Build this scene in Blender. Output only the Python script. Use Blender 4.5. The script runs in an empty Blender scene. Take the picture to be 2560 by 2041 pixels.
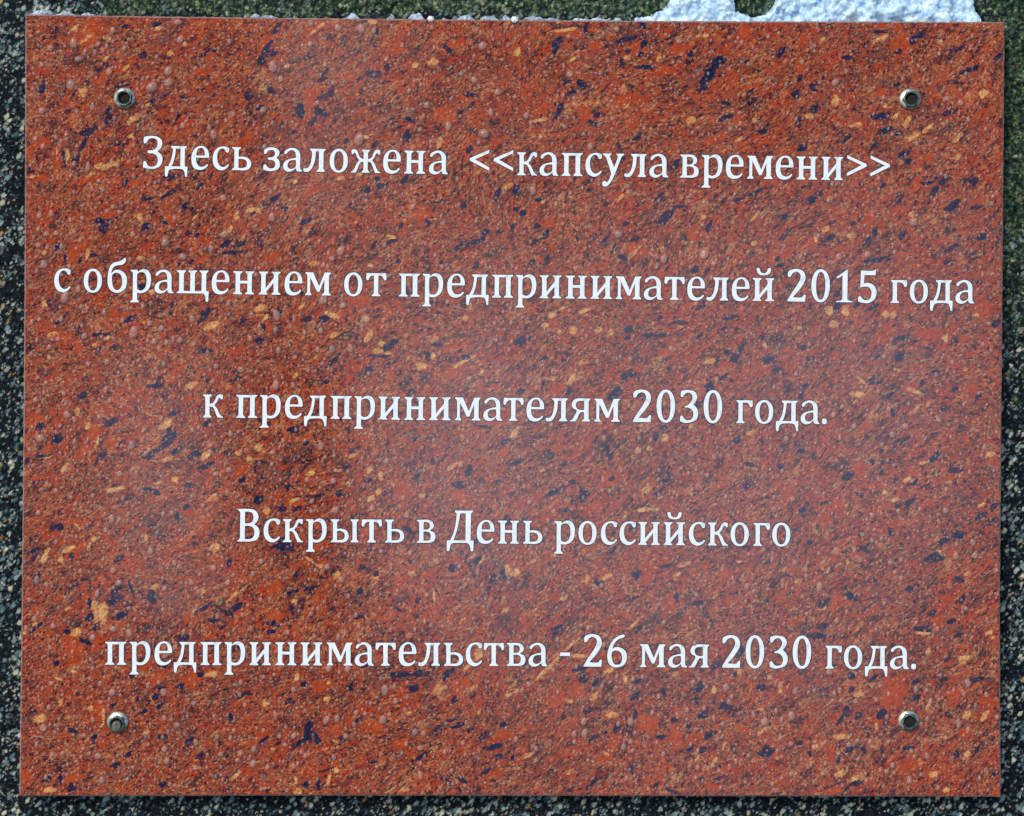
import bpy, math, random
import numpy as np
from mathutils import Matrix, Vector
from mathutils.geometry import delaunay_2d_cdt

# ================================================================ camera, sky, sun, exposure
S = bpy.context.scene
U = 0.00025                       # one sheet unit = 0.25 mm; the sheet lies on the face of the plaque
CX, CY = 1280.0, 1020.5
LEAN = math.radians(58)           # the stone face leans back: inclination from the horizontal
XD = Vector((1, 0, 0)); YD = Vector((0, math.cos(LEAN), math.sin(LEAN))); ND = XD.cross(YD)
ORG = Vector((0, 0, 0.75))
BASE = Matrix(((XD.x, YD.x, ND.x, ORG.x), (XD.y, YD.y, ND.y, ORG.y), (XD.z, YD.z, ND.z, ORG.z), (0, 0, 0, 1)))
DIST = 1.25
cam = bpy.data.cameras.new('camera'); co = bpy.data.objects.new('camera', cam); S.collection.objects.link(co)
cam.sensor_width = 36; cam.lens = 36 * DIST / (2560 * U)
co.matrix_world = BASE @ Matrix.Translation((0, 0, DIST))
cam.clip_start = 0.02; cam.clip_end = 500
cam.dof.use_dof = True; cam.dof.focus_distance = DIST; cam.dof.aperture_fstop = 3.2
S.camera = co

SUN_EL, SUN_AZ = math.radians(58), math.radians(-132)      # azimuth from +Y towards +X
w = bpy.data.worlds.new("World"); S.world = w; w.use_nodes = True
nt = w.node_tree; nt.nodes.clear()
sky = nt.nodes.new('ShaderNodeTexSky'); sky.sky_type = 'NISHITA'; sky.sun_disc = False
sky.sun_elevation = SUN_EL; sky.sun_rotation = SUN_AZ; sky.dust_density = 3.0; sky.air_density = 1.0; sky.ozone_density = 1.0
bg = nt.nodes.new('ShaderNodeBackground'); bg.inputs['Strength'].default_value = 0.13
wo = nt.nodes.new('ShaderNodeOutputWorld')
nt.links.new(sky.outputs[0], bg.inputs[0]); nt.links.new(bg.outputs[0], wo.inputs[0])
sun = bpy.data.lights.new('sun', 'SUN'); sun.energy = 1.3; sun.angle = math.radians(22); sun.color = (1.0, 0.96, 0.9)
so = bpy.data.objects.new('sun', sun); S.collection.objects.link(so)
sd = Vector((math.sin(SUN_AZ) * math.cos(SUN_EL), math.cos(SUN_AZ) * math.cos(SUN_EL), math.sin(SUN_EL)))
so.rotation_euler = sd.to_track_quat('Z', 'Y').to_euler()
S.view_settings.view_transform = 'Standard'; S.view_settings.look = 'None'
S.view_settings.exposure = 0.27; S.view_settings.gamma = 1.0

# ================================================================ helpers
rnd = random.Random(7)
C = S.collection
def L2(x, y, h=0.0):
    """sheet units -> metres in the frame of the plaque face (x right, y up the slope, h out)"""
    return ((x - CX) * U, (CY - y) * U, h)
def tag(o, label=None, cat=None, group=None, kind=None):
    if label: o['label'] = label
    if cat: o['category'] = cat
    if group: o['group'] = group
    if kind: o['kind'] = kind
    return o
def mesh(name, v, f, mats=(), smooth=False, mi=None):
    m = bpy.data.meshes.new(name); m.from_pydata([tuple(p) for p in v], [], [tuple(q) for q in f])
    for t in mats: m.materials.append(t)
    if mi is not None: m.polygons.foreach_set('material_index', np.array(mi, dtype=np.int32))
    if smooth: m.polygons.foreach_set('use_smooth', np.ones(len(m.polygons), dtype=bool))
    m.update(); return m
def grid_mesh(name, co, nx, ny, mats=(), keep=None, smooth=True):
    """co: (ny*nx,3) array; regular quads, optionally only those where keep[ny-1,nx-1]"""
    idx = np.arange(nx * ny).reshape(ny, nx)
    q = np.stack([idx[:-1, :-1], idx[1:, :-1], idx[1:, 1:], idx[:-1, 1:]], -1)
    q = q[keep] if keep is not None else q.reshape(-1, 4)
    used = np.zeros(nx * ny, bool); used[q.ravel()] = True
    remap = np.cumsum(used) - 1
    q = remap[q]; co = co[used]
    m = bpy.data.meshes.new(name)
    m.vertices.add(len(co)); m.vertices.foreach_set('co', co.astype(np.float32).ravel())
    m.loops.add(q.size); m.loops.foreach_set('vertex_index', q.astype(np.int32).ravel())
    m.polygons.add(len(q)); m.polygons.foreach_set('loop_start', np.arange(0, q.size, 4, dtype=np.int32))
    if smooth: m.polygons.foreach_set('use_smooth', np.ones(len(q), dtype=bool))
    for t in mats: m.materials.append(t)
    m.update(calc_edges=True); m.validate()
    return m, used
def obj(name, me, parent=None, mw=None):
    o = bpy.data.objects.new(name, me); C.objects.link(o)
    if parent is not None: o.parent = parent
    if mw is not None:
        if parent is None: o.matrix_world = mw
        else: o.matrix_local = mw
    return o
def vnoise(x, y, seed=0):
    """smooth value noise, -1..1"""
    xi = np.floor(x).astype(np.int64); yi = np.floor(y).astype(np.int64); fx = x - xi; fy = y - yi
    fx = fx * fx * (3 - 2 * fx); fy = fy * fy * (3 - 2 * fy)
    def h(a, b):
        n = (a * 374761393 + b * 668265263 + seed * 974634777) & 0xffffffff
        n = ((n ^ (n >> 13)) * 1274126177) & 0xffffffff
        n = n ^ (n >> 16)
        return (n & 0xffff) / 32767.5 - 1.0
    return (h(xi, yi) * (1 - fx) + h(xi + 1, yi) * fx) * (1 - fy) + (h(xi, yi + 1) * (1 - fx) + h(xi + 1, yi + 1) * fx) * fy
def fbm(x, y, seed=0, o=4, g=0.5):
    s = 0; a = 1.0; t = 0
    for k in range(o):
        s = s + a * vnoise(x * 2 ** k, y * 2 ** k, seed + k * 17); t += a; a *= g
    return s / t

# ================================================================ materials
def newmat(name):
    m = bpy.data.materials.new(name); m.use_nodes = True; t = m.node_tree
    return m, t, t.nodes['Principled BSDF']
class N:
    """tiny node-writing shorthand"""
    def __init__(s, t): s.t = t
    def n(s, typ, **kw):
        x = s.t.nodes.new(typ)
        for k, v in kw.items(): setattr(x, k, v)
        return x
    def set(s, sock, v):
        if isinstance(v, bpy.types.NodeSocket): s.t.links.new(v, sock)
        else: sock.default_value = v
    def math(s, op, a, b=0.0, c=0.0, clamp=False):
        x = s.n('ShaderNodeMath', operation=op, use_clamp=clamp)
        s.set(x.inputs[0], a); s.set(x.inputs[1], b); s.set(x.inputs[2], c); return x.outputs[0]
    def vmath(s, op, a, b=(0, 0, 0)):
        x = s.n('ShaderNodeVectorMath', operation=op); s.set(x.inputs[0], a); s.set(x.inputs[1], b); return x.outputs[0]
    def scale(s, a, k):
        x = s.n('ShaderNodeVectorMath', operation='SCALE'); s.set(x.inputs[0], a); s.set(x.inputs[3], k); return x.outputs[0]
    def mix(s, f, a, b):
        x = s.n('ShaderNodeMix', data_type='RGBA'); s.set(x.inputs[0], f); s.set(x.inputs[6], a); s.set(x.inputs[7], b); return x.outputs[2]
    def noise(s, vec, scale, detail=2, rough=0.5, dist=0.0, color=False):
        x = s.n('ShaderNodeTexNoise'); s.set(x.inputs['Vector'], vec); s.set(x.inputs['Scale'], scale)
        s.set(x.inputs['Detail'], detail); s.set(x.inputs['Roughness'], rough); s.set(x.inputs['Distortion'], dist)
        return x.outputs[1 if color else 0]
    def voro(s, vec, scale, feature='F1', rand=1.0):
        x = s.n('ShaderNodeTexVoronoi', feature=feature); s.set(x.inputs['Vector'], vec); s.set(x.inputs['Scale'], scale)
        s.set(x.inputs['Randomness'], rand); return x
    def ramp(s, f, stops, interp='LINEAR'):
        x = s.n('ShaderNodeValToRGB'); x.color_ramp.interpolation = interp
        e = x.color_ramp.elements
        while len(e) < len(stops): e.new(0.5)
        for i, (p, c) in enumerate(stops):
            e[i].position = p; e[i].color = (c[0], c[1], c[2], 1) if not isinstance(c, float) else (c, c, c, 1)
        s.set(x.inputs[0], f); return x.outputs[0]
    def step(s, v, lo, hi):
        x = s.n('ShaderNodeMapRange', interpolation_type='SMOOTHSTEP'); s.set(x.inputs[0], v)
        s.set(x.inputs[1], lo); s.set(x.inputs[2], hi); return x.outputs[0]
    def bump(s, h, dist, strength=1.0):
        x = s.n('ShaderNodeBump'); s.set(x.inputs['Height'], h); s.set(x.inputs['Distance'], dist); s.set(x.inputs['Strength'], strength); return x.outputs[0]

# ---- polished red brecciated stone
def mat_plaque():
    m, t, b = newmat('polished_red_stone'); k = N(t)
    tc = k.n('ShaderNodeTexCoord'); P = tc.outputs['Object']
    at = k.n('ShaderNodeAttribute', attribute_name='figure', attribute_type='GEOMETRY')
    sp = k.n('ShaderNodeSeparateColor'); k.set(sp.inputs[0], at.outputs['Color'])
    aD, aT, aR = sp.outputs[0], sp.outputs[1], sp.outputs[2]; aH = at.outputs['Alpha']
    # flow frame: grain runs from lower left to upper right, wandering
    wob = k.vmath('SUBTRACT', k.noise(P, 7, 2, .5, color=True), (0.5, 0.5, 0.5))
    wob2 = k.vmath('SUBTRACT', k.noise(P, 26, 2, .5, color=True), (0.5, 0.5, 0.5))
    P1 = k.vmath('ADD', k.vmath('ADD', P, k.scale(wob, 0.05)), k.scale(wob2, 0.012))
    mp = k.n('ShaderNodeMapping'); k.set(mp.inputs['Vector'], P1); mp.inputs['Rotation'].default_value = (0, 0, math.radians(-36))
    mp.inputs['Scale'].default_value = (1, 1, 1)
    F = k.vmath('MULTIPLY', mp.outputs[0], (0.56, 1.0, 1.0))      # long along the grain
    rag = k.vmath('SUBTRACT', k.noise(F, 330, 5, .68, color=True), (0.5, 0.5, 0.5))
    Fr = k.vmath('ADD', F, k.scale(rag, 0.0060))
    rag2 = k.vmath('SUBTRACT', k.noise(F, 1100, 3, .65, color=True), (0.5, 0.5, 0.5))
    Fq = k.vmath('ADD', F, k.scale(rag2, 0.0016))
    rag3 = k.vmath('SUBTRACT', k.noise(F, 120, 3, .6, color=True), (0.5, 0.5, 0.5))
    Fb = k.vmath('ADD', Fr, k.scale(rag3, 0.010))
    # ground mass
    g1 = k.noise(Fq, 620, 5, .78); g2 = k.noise(Fr, 60, 5, .66); g3 = k.noise(Fq, 1900, 2, .7)
    gm = k.math('ADD', k.math('MULTIPLY', g1, .50), k.math('ADD', k.math('MULTIPLY', g2, .25), k.math('MULTIPLY', g3, .25)))
    col = k.ramp(gm, [(.39, (.008, .007, .020)), (.435, (.060, .024, .026)), (.475, (.190, .062, .044)), (.515, (.330, .082, .034)),
                      (.555, (.44, .145, .058)), (.61, (.70, .40, .20))])
    lowd = k.noise(Fb, 30, 5, .72)
    col = k.mix(k.math('MULTIPLY', k.step(lowd, .535, .60), .62), col, (.050, .034, .050, 1))
    col = k.mix(k.math('MULTIPLY', k.step(k.noise(Fb, 44, 4, .7), .55, .61), .40), col, (.44, .066, .018, 1))
    def cells(vec, sc, lo, hi, edge=.08):
        v = k.voro(vec, sc); r = k.n('ShaderNodeSeparateColor'); k.set(r.inputs[0], v.outputs['Color'])
        inside = k.step(v.outputs['Distance'], .66, .66 - edge)
        return r, inside
    # middling fragments
    blend = k.noise(Fq, 520, 4, .7); bl_ = k.math('ADD', .45, k.math('MULTIPLY', k.step(blend, .38, .50), .55))
    for (sc, vec, e, dk_lo, tn_a) in ((80, Fb, .30, -1, 0), (170, Fr, .25, .06, .40), (330, Fr, .25, .10, .45), (640, Fq, .25, .18, .6), (1150, Fq, .25, .24, .6)):
        r, ins = cells(vec, sc, 0, 0, e)
        red = k.math('MULTIPLY', k.math('MULTIPLY', ins, bl_), k.step(r.outputs[0], .66, .68))
        col = k.mix(k.math('MULTIPLY', red, .82), col, k.ramp(r.outputs[1], [(0, (.34, .036, .010)), (.5, (.43, .060, .016)), (.85, (.30, .060, .030)), (1, (.17, .06, .05))]))
        if dk_lo > 0:
            dk = k.math('MULTIPLY', k.math('MULTIPLY', ins, bl_), k.step(r.outputs[0], dk_lo + .02, dk_lo))
            col = k.mix(k.math('MULTIPLY', dk, .9), col, k.ramp(r.outputs[1], [(0, (.004, .008, .030)), (.6, (.014, .013, .028)), (1, (.07, .036, .032))]))
            tn = k.math('MULTIPLY', k.math('MULTIPLY', ins, bl_), k.math('MULTIPLY', k.step(r.outputs[0], .23, .235), k.step(r.outputs[0], .31, .305)))
            col = k.mix(k.math('MULTIPLY', tn, tn_a), col, k.ramp(r.outputs[2], [(0, (.52, .20, .065)), (.6, (.62, .33, .14)), (1, (.42, .24, .15))]))
    # thin dark seams that follow the flow
    for sc_, th_ in ((50, .016), (110, .022)):
        rg_ = k.math('ABSOLUTE', k.math('SUBTRACT', k.noise(Fb, sc_, 3, .6), .5))
        sm = k.math('MULTIPLY', k.step(rg_, th_, th_ * .25), k.step(k.noise(Fq, 130, 4, .7), .47, .56))
        col = k.mix(k.math('MULTIPLY', sm, .66), col, (.018, .014, .024, 1))
    # larger figure traced on the slab: threshold a soft field with ragged noise
    en = k.math('MULTIPLY', k.math('SUBTRACT', k.noise(Fr, 300, 5, .72), .5), 2.3)
    def field(a, lo=.50, hi=.80, amp=1.0): return k.step(k.math('ADD', a, k.math('MULTIPLY', k.math('MULTIPLY', en, amp), k.step(a, 0, .3))), lo, hi)
    tone = k.noise(F, 60, 2, .5); tone2 = k.noise(Fr, 480, 4, .7)
    fr = field(aR, .35, .7)
    col = k.mix(k.math('MULTIPLY', k.math('MULTIPLY', fr, bl_), .95), col,
                k.ramp(tone2, [(.34, (.20, .036, .018)), (.46, (.38, .050, .012)), (.6, (.45, .072, .018)), (.72, (.52, .16, .07))]))
    fh = field(aH, .45, .9, 1.0)
    col = k.mix(k.math('MULTIPLY', k.math('MULTIPLY', fh, bl_), .62), col, (.040, .034, .042, 1))
    ft = field(aT, .26, .80)
    col = k.mix(k.math('MULTIPLY', k.math('MULTIPLY', ft, bl_), .95), col, k.ramp(tone2, [(.34, (.30, .09, .04)), (.47, (.60, .27, .075)), (.62, (.72, .42, .16)), (.72, (.80, .58, .34))]))
    fd = field(aD, .26, .52)
    col = k.mix(k.math('MULTIPLY', k.math('ADD', .3, k.math('MULTIPLY', bl_, .68)), fd), col, k.ramp(tone2, [(.34, (.002, .008, .030)), (.56, (.004, .016, .058)), (.70, (.040, .032, .050))]))
    # fine salt of pale and black grains
    vs = k.voro(Fq, 820); rs = k.n('ShaderNodeSeparateColor'); k.set(rs.inputs[0], vs.outputs['Color'])
    s_in = k.step(vs.outputs['Distance'], .42, .25)
    col = k.mix(k.math('MULTIPLY', k.math('MULTIPLY', s_in, k.step(rs.outputs[0], .88, .9)), .42), col, (.58, .36, .24, 1))
    col = k.mix(k.math('MULTIPLY', k.math('MULTIPLY', s_in, k.step(rs.outputs[0], .20, .18)), .62), col, (.014, .010, .016, 1))
    k.set(b.inputs['Base Color'], col)
    # painted reflection mask: how strongly the sky shows in the polish
    fl = k.n('ShaderNodeAttribute', attribute_name='sky_sheen', attribute_type='GEOMETRY')
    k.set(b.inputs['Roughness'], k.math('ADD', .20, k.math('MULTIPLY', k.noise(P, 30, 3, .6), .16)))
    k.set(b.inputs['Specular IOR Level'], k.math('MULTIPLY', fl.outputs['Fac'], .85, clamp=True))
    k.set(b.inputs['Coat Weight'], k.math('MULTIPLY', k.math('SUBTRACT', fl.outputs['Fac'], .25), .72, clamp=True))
    b.inputs['Coat Roughness'].default_value = .30; b.inputs['Coat IOR'].default_value = 1.6
    fine = k.noise(P, 1500, 3, .6); gr = k.noise(P, 420, 2, .6)
    k.set(b.inputs['Normal'], k.bump(k.math('ADD', k.math('MULTIPLY', gr, .6), k.math('MULTIPLY', fine, .4)), .00018, .55))
    return m
MAT_STONE = mat_plaque()

def mat_edge():
    m, t, b = newmat('sawn_red_stone_edge'); k = N(t); P = k.n('ShaderNodeTexCoord').outputs['Object']
    n = k.noise(P, 500, 4, .7)
    k.set(b.inputs['Base Color'], k.ramp(n, [(.3, (.10, .055, .055)), (.5, (.27, .15, .13)), (.7, (.42, .30, .28))]))
    b.inputs['Roughness'].default_value = .7
    k.set(b.inputs['Normal'], k.bump(n, .0004, .6)); return m
MAT_EDGE = mat_edge()

def mat_letter():
    m, t, b = newmat('white_enamel_in_lettering'); k = N(t); P = k.n('ShaderNodeTexCoord').outputs['Object']
    n = k.noise(P, 260, 3, .6)
    k.set(b.inputs['Base Color'], k.ramp(n, [(.30, (.60, .68, .72)), (.42, (.76, .87, .91)), (.6, (.84, .92, .95))]))
    b.inputs['Roughness'].default_value = .45
    k.set(b.inputs['Normal'], k.bump(k.noise(P, 900, 2, .6), .00012, .5)); return m
MAT_LETTER = mat_letter()
m_, t_, b_ = newmat('painted_groove_shade'); b_.inputs['Base Color'].default_value = (.040, .024, .036, 1); b_.inputs['Roughness'].default_value = .8
MAT_GROOVE_SHADE = m_  # shade along the letter edges, painted as a dark colour

def mat_metal(name, c1, c2, rough, metal=1.0):
    m, t, b = newmat(name); k = N(t); P = k.n('ShaderNodeTexCoord').outputs['Object']
    n = k.noise(P, 380, 4, .7)
    k.set(b.inputs['Base Color'], k.ramp(n, [(.35, c1), (.62, c2)])); b.inputs['Metallic'].default_value = metal
    k.set(b.inputs['Roughness'], k.math('ADD', rough, k.math('MULTIPLY', k.noise(P, 900, 3, .6), .2)))
    k.set(b.inputs['Normal'], k.bump(n, .0003, .5)); return m
MAT_ZINC = mat_metal('dull_zinc_plating', (.20, .21, .16), (.66, .72, .60), .32, .85)
MAT_ZINC2 = mat_metal('dark_zinc_hex', (.035, .07, .075), (.20, .27, .25), .34, .9)
MAT_STUD_DARK = mat_metal('dark_steel_stud', (.006, .004, .003), (.022, .014, .010), .8, .1)  # near-black, for the studs that end below the nut tops
MAT_STUD = mat_metal('weathered_steel_stud', (.05, .045, .035), (.20, .19, .16), .5, .4)

def mat_water():
    m, t, b = newmat('clear_water'); k = N(t)
    lw = k.n('ShaderNodeLayerWeight'); lw.inputs[0].default_value = .5
    fac = lw.outputs['Facing']
    tr = k.n('ShaderNodeBsdfTransparent')
    k.set(tr.inputs[0], k.ramp(fac, [(0, (1.0, .99, .98)), (.50, (.97, .95, .94)), (.74, (.42, .36, .40)), (1, (.20, .17, .24))]))  # dark refraction rim painted into the tint at grazing angles
    gl = k.n('ShaderNodeBsdfGlossy'); gl.inputs['Roughness'].default_value = .14
    dd = k.n('ShaderNodeBsdfDiffuse'); dd.inputs[0].default_value = (.98, .62, .52, 1)
    # refracted light painted as a pinkish diffuse veil, fading toward the rim
    m1 = k.n('ShaderNodeMixShader'); k.set(m1.inputs[0], k.ramp(fac, [(0, .23), (.45, .18), (.72, .03), (1, .0)]))
    k.t.links.new(tr.outputs[0], m1.inputs[1]); k.t.links.new(dd.outputs[0], m1.inputs[2])
    fr = k.n('ShaderNodeFresnel'); fr.inputs[0].default_value = 1.333
    m2 = k.n('ShaderNodeMixShader'); k.set(m2.inputs[0], k.math('MULTIPLY', fr.outputs[0], .9))
    k.t.links.new(m1.outputs[0], m2.inputs[1]); k.t.links.new(gl.outputs[0], m2.inputs[2])
    k.t.links.new(m2.outputs[0], k.t.nodes['Material Output'].inputs[0]); return m
MAT_WATER = mat_water()

def mat_rock():
    m, t, b = newmat('rough_dark_granite'); k = N(t); P = k.n('ShaderNodeTexCoord').outputs['Object']
    ms = k.n('ShaderNodeAttribute', attribute_name='moss', attribute_type='GEOMETRY').outputs['Fac']
    mp = k.n('ShaderNodeMapping'); k.set(mp.inputs['Vector'], P); mp.inputs['Rotation'].default_value = (0, 0, math.radians(-50))
    F = k.vmath('MULTIPLY', mp.outputs[0], (.62, 1.0, 1.0))
    F = k.vmath('ADD', F, k.scale(k.vmath('SUBTRACT', k.noise(P, 500, 2, .6, color=True), (.5, .5, .5)), .0022))
    v = k.voro(F, 330); r = k.n('ShaderNodeSeparateColor'); k.set(r.inputs[0], v.outputs['Color'])
    v2 = k.voro(F, 620); r2 = k.n('ShaderNodeSeparateColor'); k.set(r2.inputs[0], v2.outputs['Color'])
    big = k.noise(P, 60, 3, .6)
    thr = k.math('ADD', .59, k.math('MULTIPLY', k.math('SUBTRACT', .5, big), 1.9))
    pale = k.math('MULTIPLY', k.step(v.outputs['Distance'], .62, .20), k.step(k.math('SUBTRACT', r.outputs[0], thr), -.05, .10))
    pale2 = k.math('MULTIPLY', k.math('MULTIPLY', k.step(v2.outputs['Distance'], .60, .25), k.step(k.math('SUBTRACT', r2.outputs[0], thr), -.05, .10)), .75)
    dark = k.ramp(k.noise(P, 600, 3, .65), [(.36, (.001, .002, .004)), (.56, (.004, .008, .013)), (.66, (.02, .04, .05)), (.74, (.07, .13, .15))])
    def pc(q): return k.ramp(q, [(0, (.05, .12, .15)), (.35, (.18, .29, .30)), (.7, (.42, .50, .42)), (.93, (.56, .56, .40)), (.97, (.40, .34, .20)), (1, (.50, .20, .03))])
    col = k.mix(pale2, dark, pc(r2.outputs[1]))
    col = k.mix(pale, col, pc(r.outputs[1]))
    g = k.noise(P, 130, 3, .65)
    gf = k.step(k.math('ADD', k.math('MULTIPLY', ms, .9), k.math('MULTIPLY', k.math('SUBTRACT', g, .5), 1.4)), .30, .75)
    mossc = k.ramp(k.noise(P, 300, 3, .7), [(.36, (.002, .008, .006)), (.48, (.012, .036, .020)), (.57, (.060, .110, .040)), (.68, (.34, .42, .20))])
    col = k.mix(k.math('MULTIPLY', gf, .80), col, mossc)
    k.set(b.inputs['Base Color'], col); b.inputs['Roughness'].default_value = .6; b.inputs['Specular IOR Level'].default_value = .12
    k.set(b.inputs['Normal'], k.bump(k.noise(P, 420, 4, .65), .0016, 1.0)); return m
MAT_ROCK = mat_rock()

def mat_moss():
    m, t, b = newmat('moss'); k = N(t); P = k.n('ShaderNodeTexCoord').outputs['Object']
    n = k.noise(P, 160, 3, .7)
    k.set(b.inputs['Base Color'], k.ramp(n, [(.40, (.002, .010, .008)), (.48, (.016, .042, .024)), (.56, (.075, .13, .055)), (.66, (.34, .43, .26))]))
    b.inputs['Roughness'].default_value = .8; return m
MAT_MOSS = mat_moss()

def mat_snow(name, c1, c2, c3, sss):
    m, t, b = newmat(name); k = N(t); P = k.n('ShaderNodeTexCoord').outputs['Object']
    n = k.noise(P, 190, 4, .65)
    k.set(b.inputs['Base Color'], k.ramp(n, [(.34, c1), (.46, c2), (.6, c3)]))
    b.inputs['Roughness'].default_value = .35
    b.inputs['Subsurface Weight'].default_value = sss; b.inputs['Subsurface Radius'].default_value = (.004, .005, .006); b.inputs['Subsurface Scale'].default_value = .5
    k.set(b.inputs['Normal'], k.bump(k.noise(P, 330, 3, .6), .0012, .45)); return m
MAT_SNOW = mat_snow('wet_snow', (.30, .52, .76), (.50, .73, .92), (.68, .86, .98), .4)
MAT_ICE = mat_snow('grey_ice', (.20, .28, .34), (.32, .42, .49), (.46, .57, .65), .2)
# ---------------------------------------------------------------- lettering outlines
# every glyph is a set of added outlines and cut counters; a trailing * marks a smooth point
def SE(x0, x1, y0, y1, tl=6, tr=5, bl=6, br=5):
    """upright stem with bracketed slab serifs; a negative serif means none"""
    p = []
    if bl >= 0: p += [(x0 - bl, y0), (x0 - bl, y0 + 3), (x0 - 1.2, y0 + 6.2), (x0, y0 + 8.5)]
    else: p += [(x0, y0)]
    if tl >= 0: p += [(x0, y1 - 8.5), (x0 - 1.2, y1 - 6.2), (x0 - tl, y1 - 3), (x0 - tl, y1)]
    else: p += [(x0, y1)]
    if tr >= 0: p += [(x1 + tr, y1), (x1 + tr, y1 - 3), (x1 + 1.2, y1 - 6.2), (x1, y1 - 8.5)]
    else: p += [(x1, y1)]
    if br >= 0: p += [(x1, y0 + 8.5), (x1 + 1.2, y0 + 6.2), (x1 + br, y0 + 3), (x1 + br, y0)]
    else: p += [(x1, y0)]
    return p

def PS(s):
    pts = []
    for t in s.split():
        sm = t.endswith('*')
        a, b = t.rstrip('*').split(',')
        pts.append((float(a), float(b), sm))
    n = len(pts); out = []
    for i in range(n):
        p1 = pts[i]; p2 = pts[(i + 1) % n]
        out.append((p1[0], p1[1]))
        if not (p1[2] or p2[2]): continue
        p0 = pts[i - 1] if p1[2] else p1
        p3 = pts[(i + 2) % n] if p2[2] else p2
        L = math.hypot(p2[0] - p1[0], p2[1] - p1[1])
        # tangents limited by segment length so that long neighbours do not overshoot
        def tan(a, b):
            dx, dy = b[0] - a[0], b[1] - a[1]; d = math.hypot(dx, dy) or 1
            return dx / d * L, dy / d * L
        m1 = tan(p0, p2) if p1[2] else None
        m2 = tan(p1, p3) if p2[2] else None
        if m1 is None: m1 = (p2[0] - p1[0], p2[1] - p1[1])
        if m2 is None: m2 = (p2[0] - p1[0], p2[1] - p1[1])
        K = 3 if L < 7 else 5
        for k in range(1, K):
            t = k / K; t2 = t * t; t3 = t2 * t
            a, b, c, d = 2*t3 - 3*t2 + 1, t3 - 2*t2 + t, -2*t3 + 3*t2, t3 - t2
            out.append((a*p1[0] + b*m1[0] + c*p2[0] + d*m2[0], a*p1[1] + b*m1[1] + c*p2[1] + d*m2[1]))
    return out

def EL(cx, cy, rx, ry, e=2.0, n=36):
    o = []
    for k in range(n):
        t = 2 * math.pi * k / n; c, s = math.cos(t), math.sin(t)
        o.append((cx + rx * math.copysign(abs(c) ** (2 / e), c), cy + ry * math.copysign(abs(s) ** (2 / e), s)))
    return o

def RC(x0, y0, x1, y1): return [(x0, y0), (x1, y0), (x1, y1), (x0, y1)]
def SH(p, dx, sx=1.0): return [(x * sx + dx, y) for x, y in p]

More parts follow.
